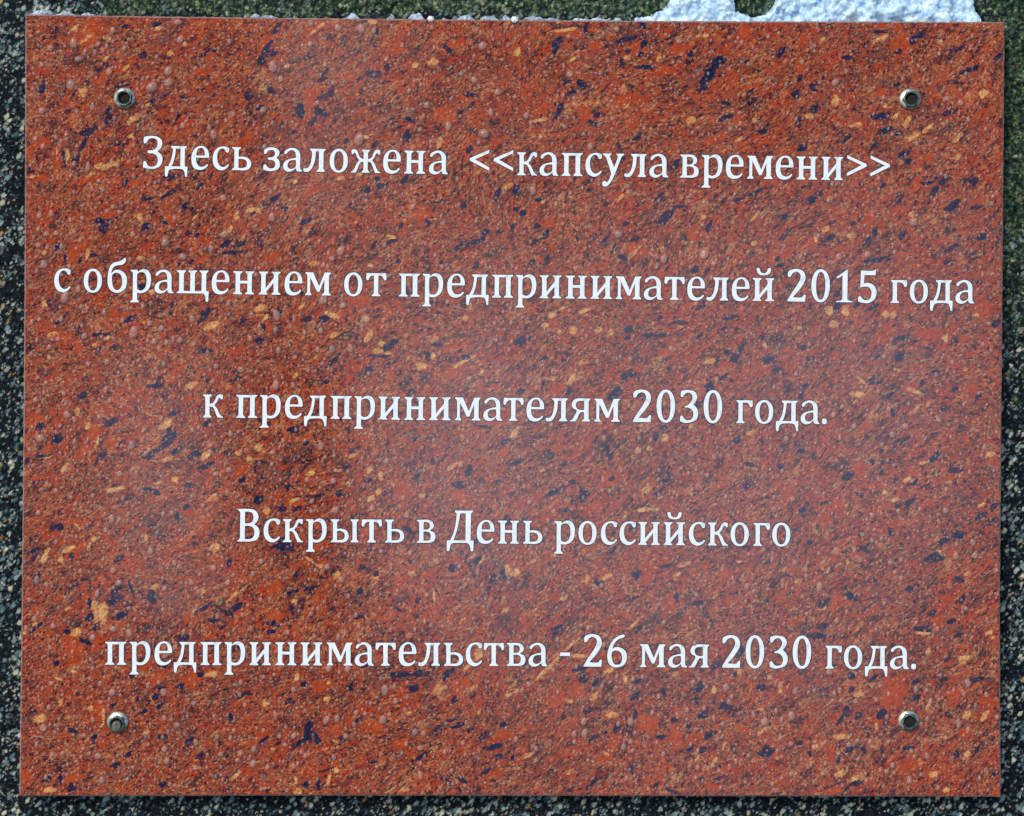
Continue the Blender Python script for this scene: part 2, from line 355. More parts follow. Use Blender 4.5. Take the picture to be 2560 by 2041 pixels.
ARM = PS("-2,35 2,35* 8,38* 12.8,46* 16.5,55* 22.5,59* 31.7,57.3 31.2,47* 27.4,45.2* 24.2,49.5* 20.8,47* 16.4,37* 12,31.5* 17.8,23.7* 23.6,11* 27.4,5.8* 32.7,2.4 32.7,0 18.6,0 14.8,9* 11,19* 6.5,26* -2,27.6")
BREVE = PS("8.6,79* 10,83* 14,83.5* 17.5,81* 18.5,76* 22,71.5* 27,70* 32,71.5* 35.5,76* 36.5,81* 40,83.5* 44,83* 45.4,79* 42.5,70* 36,65.5* 27,64.3* 18,65.5* 11.5,70*")
G = {
 'п': ([SE(6.5,18.5,0,58,6,-1,6,5), SE(35,47.5,0,58,-1,6,5,6), RC(17,51,36,58)], []),
 'н': ([SE(6,18,0,58,6,5,6,5), SE(35.5,47.5,0,58,5,5.5,5,5.5), RC(17,27,37,34.5)], []),
 'и': ([SE(5,17,0,58,5.5,5,5.5,5), SE(36.5,48.5,0,58,5,5.5,5,5.5), [(16,3.5),(37.5,31),(37.5,43.5),(16,16)]], []),
 'м': ([SE(5,13,0,58,5,-1,5,3.5), SE(47.8,60,0,58,-1,4.5,6,4.5), [(9,58),(20,58),(35,23.5),(48.2,58),(54,58),(48.2,41),(36.5,9),(30,9),(12.6,45),(9,48)]], []),
 'м2': ([], []),
 'е': ([PS("0,28* 2.5,43* 11,55* 24,59.5* 36,56* 43,46* 45,33* 44,29.5 12.3,29.5 13.5,18* 18.5,10* 26,7.3* 34,9.5* 39.5,14.3* 42.3,12* 41,8.5* 34,2* 22,-1.3* 9,2* 2,12*")],
       [PS("12.8,35.5 32,35.5 33.2,38* 32,47* 28.5,52.8* 23.5,54.2* 17,51* 13.5,43*")]),
 'с': ([PS("0,29* 3,44* 12,55.5* 26,59.3* 36,58* 42,55 40.8,46* 37.5,43.2* 33,44.8* 31,49.5* 25.5,53.5* 18,51* 13,42* 12,31* 14,19* 20,10* 27,7.8* 34,10.8* 38.3,14.8* 41.3,13* 40.3,9.5* 34,3* 23,-1.2* 10,3* 2.5,13*")], []),
 'о': ([EL(23.2,29,23.2,30.3,2.15)], [EL(23.3,28.7,11.4,24,2.2)]),
 'а': ([PS("3.2,50.5 2.6,45* 6.5,42.2* 10.4,46* 16,51.2* 23.4,52.6* 29.6,47* 31.3,38.6* 31.5,34.3 23.5,33* 9.5,28.4* 1.6,20.4* 0,11.5* 3.2,3.4* 12.5,-1.2* 23,0.7* 32.2,7.8 33.6,1.9* 37.1,-0.2 48,-0.2 48,2.6 44.4,6* 43,11 43,40* 39.8,51.2* 31.3,57.5* 20.9,59.2* 10.4,56*")],
       [PS("31.6,28 31.6,13.5* 26,8* 18.6,6.4* 12.8,10.5* 12,18* 15.8,24.8* 23,27.8*")]),
 'з': ([PS("2.3,55.5 14,59* 28,58.7* 38.4,53* 40.6,43* 33.5,32.6 39.6,27.6* 42.4,16.4* 38.6,5.6* 26,0* 13,-.7* .7,2.3 .7,12.3* 3.5,16.4* 7.8,15.3* 11.6,10* 19,6.6* 27,8.8* 30.2,17* 26,25.6* 13.4,27.2 10.7,30.4* 13,33.9* 24,35.3* 29,42.4* 26.4,50.2* 18.6,52.2* 11.8,49.4* 8,43.6* 2.3,42.4*")], []),
 'л': ([PS("16,58 55.4,58 55.4,55 50.8,50 50.8,8 54.8,3 54.8,0 33.2,0 33.2,3 38.5,8 38.5,51 31.3,51 30.8,41* 28.6,25* 22,8.6* 14.8,0.6* 6,-0.9* .6,1.5* 0,6* 2.2,9.6* 6.2,8.2* 11.8,10.4* 16.6,18* 20,32* 21.6,46 20.6,50.4* 16,55")], []),
 'ж': ([SE(32,43.6,0,58,4.5,4.5,4.5,4.5), SH(ARM,43.2,.97), SH(ARM,32.4,-.97)], []),
 'к': ([SE(6,17.5,0,58,5.5,5,5.5,5), SH(ARM,17.5,1.04)], []),
 'у': ([PS(".3,58 22.8,58 22.8,55.4 18.4,51.5 29.8,23.5 38.4,50.4 34,55.4 33.4,58 54.8,58 54.6,55.2 48.6,50.4 39.5,27* 30,2* 21.4,-14.8* 12,-24.3* 3.3,-24.6* 0,-19.5* 3,-11* 8.5,-11* 11.5,-13.2* 15.6,-9.6* 19.6,.5* 22,7.5 8.4,48* 1,55")], []),
 'в': ([PS("0,58 25,58.5* 37,55.5* 43,46* 41,36.5* 34.8,31.8* 44,27* 47.4,16* 43.8,5* 34,.5* 22,0 0,0 0,3 4.8,6.2 6,8.5 6,49.5 4.8,51.8 0,55")],
       [PS("17.5,52 24,52* 30.3,49.6* 32.4,43* 30,36* 24,33.8* 17.5,33.8"), PS("17.5,28 25,28* 32.6,25* 35,16.5* 32,8.4* 25,6.3* 17.5,6.3")]),
 'р': ([SE(6.3,18,-24,58,6,-1,6,5), PS("16,58 18.6,58 19.2,52.4 25,57.2* 34.5,60* 44.5,56.4* 51,45.5* 52.4,31* 49,13.5* 40,3.2* 28,-1* 16,0.6")],
       [PS("18,46.5* 22,50.3* 29,51.8* 36.6,48* 40.2,38* 40.4,27* 38,15* 31.4,7.4* 24,6.5* 18,9.5")]),
 'б': ([PS("1.2,48* 5.8,65.6* 15,75* 30,79* 37,82.3* 41.7,87* 46,85.3* 44.6,77* 38.3,70.4* 25.5,68* 16,64* 11,55* 9.8,48.5 16.2,55* 26.7,57.6* 40.4,51.7* 48.2,38.4* 48.7,24* 43,7.7* 24.4,-1* 7,6.5* .5,21.6* 0,35.5*")],
       [PS("12.6,43.6* 22,49.6* 32.3,44.6* 36.4,31* 34.8,16* 25.5,6.5* 16.4,11* 12.5,25*")]),
 'щ': ([SE(6,18.4,0,58,6,5,6,-1), SE(33.8,46.2,0,58,5,5,-1,-1), SE(62.2,74.4,0,58,5,5,-1,-1), RC(6,0,75,6.5), PS("66,2 74,7 81,5.8 79.6,-20 73.4,-20.4 71.6,-8* 68,0 66,0")], []),
 'т': ([SE(19.2,31,0,58,-1,-1,5.4,5.4), PS(".8,58 50.2,58 51.2,43* 48,39.4* 44.6,40.4* 42.4,46* 38,50.4* 30,51.5 20,51.5 13,50.4* 8.8,46* 6.4,40.4* 3.2,39.4* 0,43*")], []),
 'д': ([PS("14.2,58 54.6,58 54.6,55 49.9,50 49.9,7 57,7 56.2,-19 51,-19 48.6,-7* 43.4,-.4* 16.7,-.4* 10.8,-3.6* 8.6,-10.4* 7,-19 1.6,-19 0,-12 0,6 1.2,7 8,7.2 14.6,22* 18.6,40* 19.6,50 14.2,55")],
       [PS("27.4,51 38.4,51 38.4,7 16.8,7 21,15* 25.4,33*")]),
 'Д': ([PS("20,82 66,82 65.6,78.5 61,74 60.4,7.5 68,7.5 67.3,-20 60,-20 57.6,-6* 51.7,0* 17,0* 11.6,-3* 9.6,-9* 7,-20 .5,-20 0,5 1.5,7.5 8.4,7.5 16.4,25* 22,49.5* 24.6,73 20,78.5")],
       [PS("34,74.6 47,74.6 47,7.5 18,7.5 26,31.6* 31.6,58*")]),
 'З': ([PS("1.7,79 12,81.8* 26.3,82.4* 41,78* 48.4,66.8* 45.4,52.6* 37,43.2 45.8,36.5* 50,24* 45.6,8.8* 33,.6* 19,-.7* 1.3,2.2 .7,8* 2.2,17.4* 6,19.6* 9.6,15.8* 14.3,7.8* 23.6,5.2* 33,9.3* 37.6,20.4* 34.2,32.8* 25.4,37.6* 14.3,38 11,42* 14.3,46* 24.5,46.6* 32.6,52.3* 36.4,63* 33.4,72.8* 23.6,76* 14.8,73.3* 9.8,65.9* 5.4,62.6* 1.7,64*")], []),
 'ь': ([SE(5.6,17,0,58,5.6,5.4,5.6,-1), PS("15,34 30,34.6* 42.5,30* 48.6,18.6* 45.4,6* 33.4,0* 15,0")],
       [PS("17,28 26,28.2* 35,24.3* 37.6,17* 34.3,8.9* 26,6.3* 17,6.3")]),
 'ы': ([SE(5.4,16.5,0,58,5.4,5.4,5.4,-1), PS("15,34 28,34.6* 40,30* 45.6,18.6* 42.6,6* 32,0* 15,0"), SE(54.5,65.6,0,58,5,4.8,5,4.8)],
       [PS("16.5,28 25,28.2* 33,24.3* 35.2,17* 32,8.9* 25,6.3* 16.5,6.3")]),
 'я': ([SE(35.4,47.4,0,58,-1,4,5.4,4), PS("50,58 22,58.4* 10,54.4* 4,42.6* 8,32.6* 16.4,27.4* 11.8,15.4* 5.8,5.4* 0,2.6 0,0 14.6,0 20.3,9.6* 26.5,21.6* 36,23.6 36,56")],
       [PS("35.4,51.2 24,51* 17.4,47.6* 15.6,41* 18,33.4* 25,29.8* 35.4,29.6")]),
 'г': ([SE(5.2,16.8,0,58,5,-1,5.2,5), PS("10,58 41.4,58 41.7,44* 37.6,39.8* 33.6,41.6* 31.6,47* 27,50.8* 16,51.2 10,51.2")], []),
 '2': ([PS("1,62.5* 1.7,74.5* 12,80.8* 24,82.2* 39.4,76.5* 45.6,61.5* 42,47* 30,28.6* 14.8,11.3 35.8,11.3* 39.3,15.6* 43,18.6* 46.5,17.2 44.8,0 0,0 0,3* 11.6,23.4* 25,43.4* 32.4,60* 30,70.4* 21.7,74.2* 13.3,70.4* 8.6,63* 4.6,60.6*")], []),
 '0': ([EL(23.6,40.7,23.6,42,2.15)], [EL(23.8,40.5,11,34.3,2.2)]),
 '1': ([PS("0,0 0,3 12,5 15.7,8 15.7,67 3,59 0,62.7 27,82.3 29,82 29,8 33,5 42,3 42,0")], []),
 '5': ([PS("6.5,80.6 38,80.6* 42.4,84 44.6,83.2 43.4,68.6 15.6,68.6 14.8,48.4 25,50* 39,44.4* 46.6,29.6* 42.7,10* 27,-1* 10,-.7* .5,2.4 0,13* 5,16.4* 9.6,13.4* 14,8.2* 22.2,6.4* 30.6,12* 33.4,26.5* 27,38* 17.4,39.6* 5.3,37.4")], []),
 '3': ([PS("2,78.4 10,81.4* 20,82.2* 36.4,78.4* 43.6,66.8* 41,54.6* 34,46.2 43,36.4* 46.8,24* 41.2,7.4* 23,-.4* 10,-.6* .8,3.4 .8,14.4* 4.7,18.4* 8.6,14.8* 13.8,8.6* 22.4,6.6* 30.6,11* 33.8,23.6* 28.4,33.6* 20.3,37.2* 12.6,37.6 11.4,41 20.3,45* 28.2,53.6* 31.2,64* 27,72.6* 19,74.6* 11.4,69.6* 7.3,64* 2,65*")], []),
 '6': ([PS("42,81.6* 44.2,78.4* 42,74* 30,69.8* 18.4,58.6* 13.6,46.4 21.7,50* 33.8,48.9* 46.6,39* 50,25.3* 44.6,7.4* 27.7,-1.2* 9.6,2.4* .5,20.5* 3.6,47* 14.5,67.5* 29,78.4*")],
       [PS("13,36.8* 24,41* 33.6,35.4* 37.3,23* 33.8,9.6* 25.3,5.8* 16.9,9.4* 12.4,23*")]),
 'В': ([PS(".5,82 28,82.5* 44.6,78.3* 52.6,63.6* 49,50.6* 42,43.8 51.4,37* 55.6,22.4* 49.4,6* 33,.5* 20,0 0,0 0,3.4 4.8,6.8 6,9.5 6,73 4.8,75.6 .5,78.6")],
       [PS("18.6,74.6 27,75* 35.8,71.6* 39,61.6* 35.8,50.4* 27,46.4* 18.6,46.4"), PS("18.6,39.4 28,39.4* 38.6,34.6* 41.6,22.4* 37.4,10.4* 28,7* 18.6,7")]),
 '.': ([EL(6.4,6.6,6.4,7.4,3.4,20)], []),
 '-': ([[(0,26),(26,26),(26.8,35.4),(.8,35.4)]], []),
 '<': ([[(50,63.3),(.6,41.6),(0,35),(49.4,10.2),(50,18.6),(14,38.3),(49,54.6)]], []),
 '>': ([[(0,63.3),(49.4,41.6),(50,35),(.6,10.2),(0,18.6),(36,38.3),(1,54.6)]], []),
}
G['й'] = (G['и'][0] + [BREVE], [])
del G['м2']

# reading lines: baseline knots (x, y) and the left edge of every character, in sheet units (0.25 mm)
LINES = [
 ([(380,422),(600,426),(1040,434.8),(1310,438.8),(1640,443.5),(2080,450.3)],
  "З356.3 д412 е477.7 с531 ь579.3 з657.4 а707.3 л757.8 о823.2 ж875.9 е957 н1009.9 а1071.8 <1173.4 <1233.2 к1291.7 а1348.2 п1403 с1462.8 у1505.4 л1560.3 а1622.9 в1699.5 р1753.5 е1813.8 м1867.5 е1938.4 н1990.4 и2053.2 >2116.4 >2174.8"),
 ([(140,730),(480,734),(600,736),(935,740.9),(1430,747),(1690,750.2),(1910,753.2),(2240,758),(2410,759)],
  "с135 о208.6 б268.4 р325.2 а386 щ441.2 е528.6 н582.2 и647 е710.7 м762.5 о859.6 т914.8 п996 р1055.4 е1117.3 д1165 п1229.3 р1288.4 и1349.2 н1413.7 и1476.3 м1538.9 а1609 т1660.4 е1717.5 л1765.6 е1828.7 й1881.3"),
 ([(530,1044.4),(850,1047.7),(1030,1050.5),(1280,1052.6),(1510,1054.7),(1860,1058.5),(2060,1060.5)],
  "к506.6 п589.5 р649.4 е711.9 д759.9 п825.5 р884.9 и946.1 н1010.2 и1072.7 м1136.9 а1207.8 т1257.9 е1315.6 л1363.6 я1424.2 м1485.2 г1840 о1886.8 д1939.2 а2001 .2054.3"),
 ([(620,1354.6),(730,1355.9),(990,1357),(1270,1359.6),(1620,1362.9),(1900,1365.3)],
  "В593.5 с658.5 к706.5 р764.4 ы826.4 т903.7 ь962.1 в1041.4 Д1116.3 е1191.4 н1244.4 ь1307.2 р1384.7 о1445.3 с1501.4 с1548.2 и1595.8 й1658.7 с1721.4 к1768.9 о1825.6 г1883 о1929.8"),
 ([(290,1662.5),(710,1663.7),(960,1664.9),(1290,1665.6),(1620,1668.3),(1820,1669.8),(2080,1672.2),(2285,1673.3)],
  "п262.4 р323.7 е385.9 д434.2 п500.5 р560.8 и624 н688.1 и751.6 м816.7 а886.6 т938.5 е996.4 л1045.1 ь1109.5 с1164 т1209.1 в1266.5 а1320.8 -1398.7 м1599.4 а1669.8 я1721.2 г2062.8 о2109.1 д2161.8 а2224.3 .2277.3"),
]
DIGITS = [[], [('2',1967.7),('0',2027.3),('1',2089.5),('5',2144.5)], [('2',1581.6),('0',1640.5),('3',1699),('0',1758.2)], [],
          [('2',1458.8),('6',1517.4),('2',1804.6),('0',1863.2),('3',1922.9),('0',1980.8)]]
EXTRA = [[], [('г',2225.8),('о',2273.6),('д',2324.7),('а',2387.9)], [], [], []]
# ---------------------------------------------------------------- mineral figure of the polished stone: x y length width angle (sheet units, degrees)
DARK = """104 221 26 16 35;171 278 18 10 20;270 291 42 11 80;356 140 22 13 25;214 330 22 18 50;208 362 50 9 65;193 398 40 11 70;160 395 35 6 100;312 460 28 8 50;430 442 30 11 10;499 466 25 12 45;620 240 22 18 40;424 484 40 7 30;371 496 25 10 10;395 61 24 9 0;315 67 22 8 15;510 134 50 6 38;407 243 25 8 20;383 252 20 6 25;460 243 16 9 0;294 359 18 9 20;142 74 12 9 0;80 430 28 6 20;445 291 14 9 40;231 323 25 8 30;
664 131 55 14 65;750 276 28 18 105;800 282 30 18 170;782 303 25 14 55;809 243 35 12 10;806 199 35 8 15;937 186 28 13 10;966 171 14 10 0;1118 122 28 10 135;1174 237 30 12 170;1174 264 30 7 0;1150 282 16 8 20;685 134 18 10 30;693 68 40 12 50;916 475 22 13 90;955 463 28 10 5;943 448 11 9 0;937 362 18 9 40;1017 344 26 14 90;684 499 28 11 30;1242 487 38 10 60;827 92 25 10 20;943 80 18 6 80;815 178 30 4 45;1026 300 18 10 160;996 320 14 7 0;1174 374 14 14 0;735 330 14 9 0;865 353 18 9 60;1011 451 20 11 60;652 270 18 12 0;676 225 16 12 30;900 196 30 4 0;828 224 20 9 70;
1393 107 28 18 80;1388 128 18 10 50;1455 208 26 15 150;1419 205 24 8 20;1428 231 30 8 20;1795 157 38 22 50;1776 182 34 20 70;1762 205 30 18 60;1755 222 26 10 30;1562 101 40 11 10;1609 110 26 11 70;1600 137 22 8 0;1615 169 50 9 0;1572 128 13 10 0;1553 157 16 7 80;1399 273 28 9 60;1390 294 26 9 50;1482 309 20 9 150;1491 288 14 10 0;1814 258 20 8 165;1906 329 18 11 0;1880 226 24 6 25;1888 246 30 4 10;1725 134 14 11 0;1814 294 36 11 20;1544 365 14 13 0;1595 341 24 8 40;1886 482 60 7 25;1844 500 30 7 20;1464 74 20 9 90;1607 62 22 16 90;1651 487 14 11 0;1348 499 20 9 30;1690 407 18 9 0;1289 475 24 13 0;1473 475 24 8 10;1437 448 16 6 0;1650 107 40 4 25;
1951 131 28 12 40;2000 196 18 12 70;2034 220 20 11 120;2392 123 34 10 15;2245 129 13 7 0;2300 89 22 11 30;1988 237 20 16 0;2036 273 26 18 20;2000 300 22 13 20;2246 211 20 9 10;2059 193 16 9 0;2113 145 20 9 0;2202 80 30 7 175;2199 291 36 18 20;2211 329 26 16 0;2246 332 16 13 0;2261 386 28 15 20;2270 405 14 13 0;2006 368 28 15 30;2184 365 20 9 0;2425 175 45 9 20;2395 208 22 9 170;2318 457 36 7 5;2359 451 30 11 40;2335 478 26 12 50;2436 454 20 16 0;2249 502 20 11 60;2365 285 20 8 0;2285 101 20 18 40;2113 353 22 6 45;2208 463 18 8 0;2030 499 16 15 0;2496 142 20 11 0;
258 555 40 13 175;412 557 24 8 170;365 566 20 13 0;202 649 24 6 60;163 649 22 6 85;564 611 25 13 0;602 611 20 13 0;576 632 45 8 5;481 652 42 4 45;353 718 22 13 0;326 798 36 11 35;276 833 50 7 15;243 836 30 7 20;142 807 20 8 30;285 869 14 8 160;513 789 45 13 60;516 878 45 8 5;122 756 16 9 90;389 964 36 11 10;208 988 18 12 40;145 617 18 12 0;430 762 18 8 0;573 786 12 11 0;493 589 12 8 0;608 801 16 8 30;234 638 14 8 0;297 630 14 5 0;469 584 16 11 0;588 949 36 5 20;463 516 14 13 0;166 786 20 6 0;260 570 24 12 30;
768 553 26 11 30;1070 557 16 13 0;1002 563 12 8 0;1189 605 45 11 25;1145 620 45 7 40;978 605 24 8 0;937 611 18 9 0;993 655 14 9 0;886 777 16 8 80;768 798 22 13 0;809 798 18 13 0;658 819 24 11 80;892 842 14 9 60;978 863 45 15 40;955 891 45 8 175;830 905 52 9 42;922 926 28 11 50;1014 727 22 14 90;1091 863 28 9 175;815 955 14 8 0;667 516 18 11 0;1213 581 18 13 0;1248 581 20 9 0;1192 661 20 11 0;1165 893 14 11 0;1070 893 26 10 90;1156 516 15 13 0;1109 902 50 4 25;649 851 16 15 0;827 872 13 11 0;711 522 12 9 0;1026 982 16 10 0;
1669 540 46 17 45;1656 552 30 18 20;1565 559 14 11 0;1589 599 30 9 20;1556 644 20 9 160;1509 602 16 7 35;1363 587 24 13 0;1307 534 14 11 0;1344 563 13 11 0;1773 566 26 10 80;1737 675 18 15 0;1767 679 22 9 60;1826 795 28 10 10;1651 795 14 8 30;1574 825 24 17 50;1568 845 14 8 0;1301 854 26 18 0;1325 848 14 11 0;1696 807 36 11 5;1642 838 60 8 0;1420 885 13 9 0;1409 902 14 11 0;1838 896 24 18 0;1820 881 12 10 0;1853 869 24 9 70;1562 942 14 13 0;1580 934 15 12 60;1673 921 10 9 0;1773 967 22 19 90;1808 943 24 8 40;1538 985 50 20 50;1422 979 24 9 0;1915 899 17 13 90;1330 658 14 9 0;1366 647 18 8 30;1755 765 26 11 30;1752 837 16 9 0;1808 822 14 8 0;1363 896 24 6 10;1304 979 12 10 0;1701 516 60 5 0;1829 952 10 9 0;1292 522 16 8 30;1283 566 14 9 90;1903 845 12 9 0;
2380 516 42 15 40;2442 519 36 8 15;2187 581 24 11 90;2255 592 18 10 0;2172 605 22 12 80;1959 590 26 9 0;2134 559 16 6 30;2077 593 22 12 60;2454 593 24 13 30;2380 620 60 5 25;2371 652 26 11 40;2196 650 70 11 5;1950 664 20 7 20;2184 768 32 7 25;2140 762 16 13 0;2092 768 24 16 80;2490 810 18 11 0;2006 868 16 13 0;1929 899 22 9 0;2024 896 18 9 0;1941 923 24 8 20;1959 937 16 7 0;2249 893 24 20 60;2392 851 15 11 90;2339 931 15 12 60;2223 988 22 11 20;2386 973 18 9 0;2445 991 16 11 0;2187 958 40 6 5;2255 845 40 9 15;2196 890 50 4 40;2009 967 24 8 0;1962 543 16 9 0;2080 557 16 6 0;1944 647 14 9 90;2003 991 16 8 0;2079 872 12 8 90;2306 958 12 11 0;
273 1057 42 14 20;104 1064 24 13 20;424 1091 36 24 50;401 1121 60 11 30;368 1142 40 9 5;445 1124 36 11 30;110 1140 30 6 10;243 1153 26 6 60;258 1136 22 12 50;92 1204 30 6 20;145 1317 30 17 170;445 1292 16 13 60;380 1312 20 9 30;380 1228 48 11 160;83 1379 45 7 35;89 1394 20 6 60;178 1394 22 8 90;297 1397 24 9 45;92 1447 26 20 100;193 1459 40 6 35;380 1492 28 18 90;329 1474 48 7 110;288 1501 36 15 0;223 1510 38 8 85;288 1477 24 13 0;516 1516 40 8 30;591 1519 30 13 0;606 1201 16 11 0;469 1214 16 11 0;516 1165 30 11 0;487 1136 28 13 0;145 1097 24 18 0;329 1241 9 9 0;306 1139 12 11 0;511 1234 22 5 30;466 1266 14 9 0;573 1409 24 11 70;68 1151 14 8 0;433 1035 30 8 20;326 1112 12 9 0;516 1059 22 9 0;
732 1076 30 13 170;765 1109 14 7 0;882 1127 16 11 0;649 1155 22 8 10;791 1240 40 8 5;848 1232 16 13 0;719 1216 12 11 0;868 1168 22 7 15;922 1201 14 9 0;744 1272 20 9 30;705 1272 20 13 40;711 1364 48 24 0;1145 1213 40 15 10;1171 1177 26 14 80;1044 1191 16 10 0;1081 1155 16 8 90;1023 1326 36 10 145;1192 1355 20 15 0;1269 1305 18 16 0;1130 1421 26 16 0;1192 1400 22 10 35;1231 1447 24 8 70;1257 1436 26 11 90;1220 1471 16 9 0;993 1522 18 8 160;779 1471 32 9 15;732 1480 28 7 10;738 1439 20 9 30;726 1519 14 11 0;898 1480 18 11 45;646 1251 24 16 0;1047 1501 14 9 0;940 1436 12 9 0;907 1418 14 11 0;925 1370 26 9 60;1204 1067 40 5 175;1035 1100 14 8 0;1266 1103 24 8 25;830 1522 26 7 0;1097 1427 42 3 40;1026 1406 12 8 60;
1460 1238 28 18 0;1452 1222 14 10 90;1431 1205 24 8 25;1525 1140 17 15 0;1517 1122 14 10 90;1540 1114 13 12 0;1639 1090 22 13 80;1660 1069 14 13 0;1842 1101 30 16 20;1879 1163 30 9 170;1592 1437 22 19 0;1355 1158 16 9 40;1644 1233 28 10 30;1738 1116 10 10 0;1389 1228 60 11 25;1527 1197 12 9 0;1358 1349 14 8 0;1691 1496 22 11 90;1743 1509 30 8 10;1587 1496 32 6 20;1665 1416 28 8 10;1431 1254 12 10 0;1415 1275 14 10 0;1582 1317 20 11 0;1535 1374 26 8 0;1665 1202 20 6 10;1670 1213 60 4 30;1905 1103 14 9 90;1296 1155 36 9 20;1842 1483 14 9 0;1868 1218 14 13 0;1310 1300 18 9 30;
2120 1192 24 17 0;2389 1176 30 11 5;2337 1395 40 20 0;2274 1254 22 11 0;2227 1332 24 11 110;2285 1207 18 6 0;2003 1129 16 11 0;2034 1142 14 10 90;1995 1111 12 9 0;2006 1275 18 9 20;2066 1257 30 6 15;2128 1491 28 15 150;2060 1509 30 13 0;2404 1502 24 11 60;2396 1447 20 8 160;2485 1265 22 14 0;2482 1301 30 6 15;2154 1241 11 9 90;2188 1452 12 10 90;2334 1145 36 11 0;2394 1338 26 15 0;2024 1356 10 9 0;2204 1181 22 7 60;2204 1155 10 8 0;1951 1166 14 11 0;2404 1067 20 8 30;2274 1473 16 13 0;2357 1353 22 13 0;2180 1155 14 9 90;2451 1291 30 8 30;2204 1127 12 8 0;2232 1030 20 8 90;2248 1265 20 9 0;2019 1260 14 7 90;
216 1606 34 9 155;141 1658 14 12 0;185 1829 30 11 155;180 1970 24 20 60;401 1720 24 9 5;388 1744 16 13 0;406 1842 18 12 0;292 1913 20 13 40;224 1543 20 18 0;302 1540 26 16 0;240 1569 24 9 0;474 1853 24 13 0;500 1889 18 12 0;453 1717 18 11 0;453 1595 16 15 0;557 1569 16 10 0;531 1551 26 8 170;503 1686 16 13 0;151 1947 22 8 90;167 1582 14 11 0;115 1949 22 9 0;237 1842 20 9 0;401 1764 24 9 0;365 1566 16 15 0;313 1626 12 8 90;83 1780 16 6 0;281 1764 14 7 0;417 1660 20 11 0;89 1571 40 7 40;323 1884 24 9 45;359 1780 22 9 0;578 1795 20 9 90;328 1691 18 11 0;409 1962 14 11 0;
770 1822 44 16 75;788 1842 26 13 115;757 1855 45 12 30;726 1754 20 13 0;684 1561 30 9 170;679 1579 20 8 0;1124 1681 24 15 0;1111 1697 16 9 30;1051 1686 40 13 0;1005 1686 40 13 0;984 1689 13 11 0;1033 1723 20 15 0;874 1720 20 17 0;762 1710 14 13 0;1038 1832 15 13 0;1234 1868 50 13 15;1213 1931 50 6 30;1213 1842 50 5 35;1156 1952 28 9 150;1093 1822 26 8 0;1145 1816 30 8 20;934 1905 28 6 10;765 1962 18 13 90;1247 1892 18 13 0;796 1957 22 9 90;1171 1827 12 9 0;656 1853 30 6 40;890 1806 30 6 45;856 1845 10 9 0;1111 1947 14 9 0;1260 1811 18 11 0;1057 1889 30 7 0;1182 1743 14 9 0;1135 1751 14 13 0;1130 1801 50 4 15;900 1540 30 8 30;911 1665 18 8 0;
1587 1741 24 10 0;1595 1704 20 9 0;1460 1697 20 17 0;1447 1673 36 9 10;1488 1707 24 11 50;1749 1718 22 18 50;1811 1762 34 11 35;1824 1770 18 9 0;1756 1788 22 13 20;1775 1837 34 9 30;1905 1720 17 16 0;1394 1574 28 18 0;1486 1845 34 8 30;1910 1879 26 17 0;1754 1876 20 11 0;1728 1871 20 6 0;1577 1921 14 10 0;1686 1980 30 9 165;1598 1572 26 9 50;1473 1775 26 9 0;1540 1822 20 16 90;1514 1832 11 10 0;1655 1842 30 5 5;1723 1816 16 9 40;1848 1634 30 16 60;1790 1665 30 13 50;1660 1733 16 9 90;1686 1801 12 10 0;1283 1895 14 9 90;1801 1944 30 6 0;1754 1949 10 8 0;1587 1785 24 8 90;1743 1754 20 9 90;1642 1962 9 8 0;1478 1960 30 6 0;1837 1686 16 8 90;1408 1796 14 8 90;
2305 1573 42 12 172;2045 1590 40 15 0;2058 1566 26 11 10;2115 1780 36 15 60;2100 1801 30 9 60;2131 1723 20 10 0;2128 1691 14 13 0;2204 1785 24 16 70;2147 1790 16 13 0;2391 1887 15 14 0;1928 1879 22 17 0;2269 1871 24 11 0;2290 1704 16 9 0;2451 1698 16 9 0;2433 1699 12 9 0;2292 1744 18 13 0;2128 1874 50 8 30;2373 1788 16 11 160;2144 1960 20 9 0;2378 1553 20 9 30;2123 1967 40 5 40;2186 1694 20 8 40;1933 1788 12 10 0;2485 1936 24 6 0;2024 1884 12 9 90;1998 1858 16 9 0;2097 1900 14 8 90;2331 1535 12 9 0;2399 1587 24 5 20"""
HALF = """969 270 20 20 0;1127 655 40 12 30;1058 949 30 26 30;1017 946 24 16 0;1115 964 36 12 170;1257 851 20 14 0;895 934 20 15 0;116 931 24 16 0;1595 899 32 15 15;1663 899 36 9 0;1319 795 26 11 15;1696 837 20 18 0;1636 771 16 13 0;2196 937 18 13 0;1950 869 24 15 0;398 1326 24 18 60;1115 1118 26 13 0;1237 1234 24 13 0;1005 1492 30 24 0;1504 1509 36 18 0;177 1551 30 28 0;411 1582 24 18 0;78 1712 20 13 90;1077 1775 24 20 0;1005 1814 26 13 80;1624 1780 24 15 0;1457 1895 26 18 90;1665 1960 14 9 0;1514 1764 20 11 90;2368 1960 24 11 0;2008 1569 36 28 0;2417 1707 14 11 0;560 470 60 20 30;1700 700 70 20 30;1250 1560 60 26 20;2100 1160 60 16 30;1350 420 50 14 30;2350 330 60 14 25;350 1850 50 14 30;1500 1120 60 22 50;1640 1540 70 16 30;860 1960 40 14 20"""
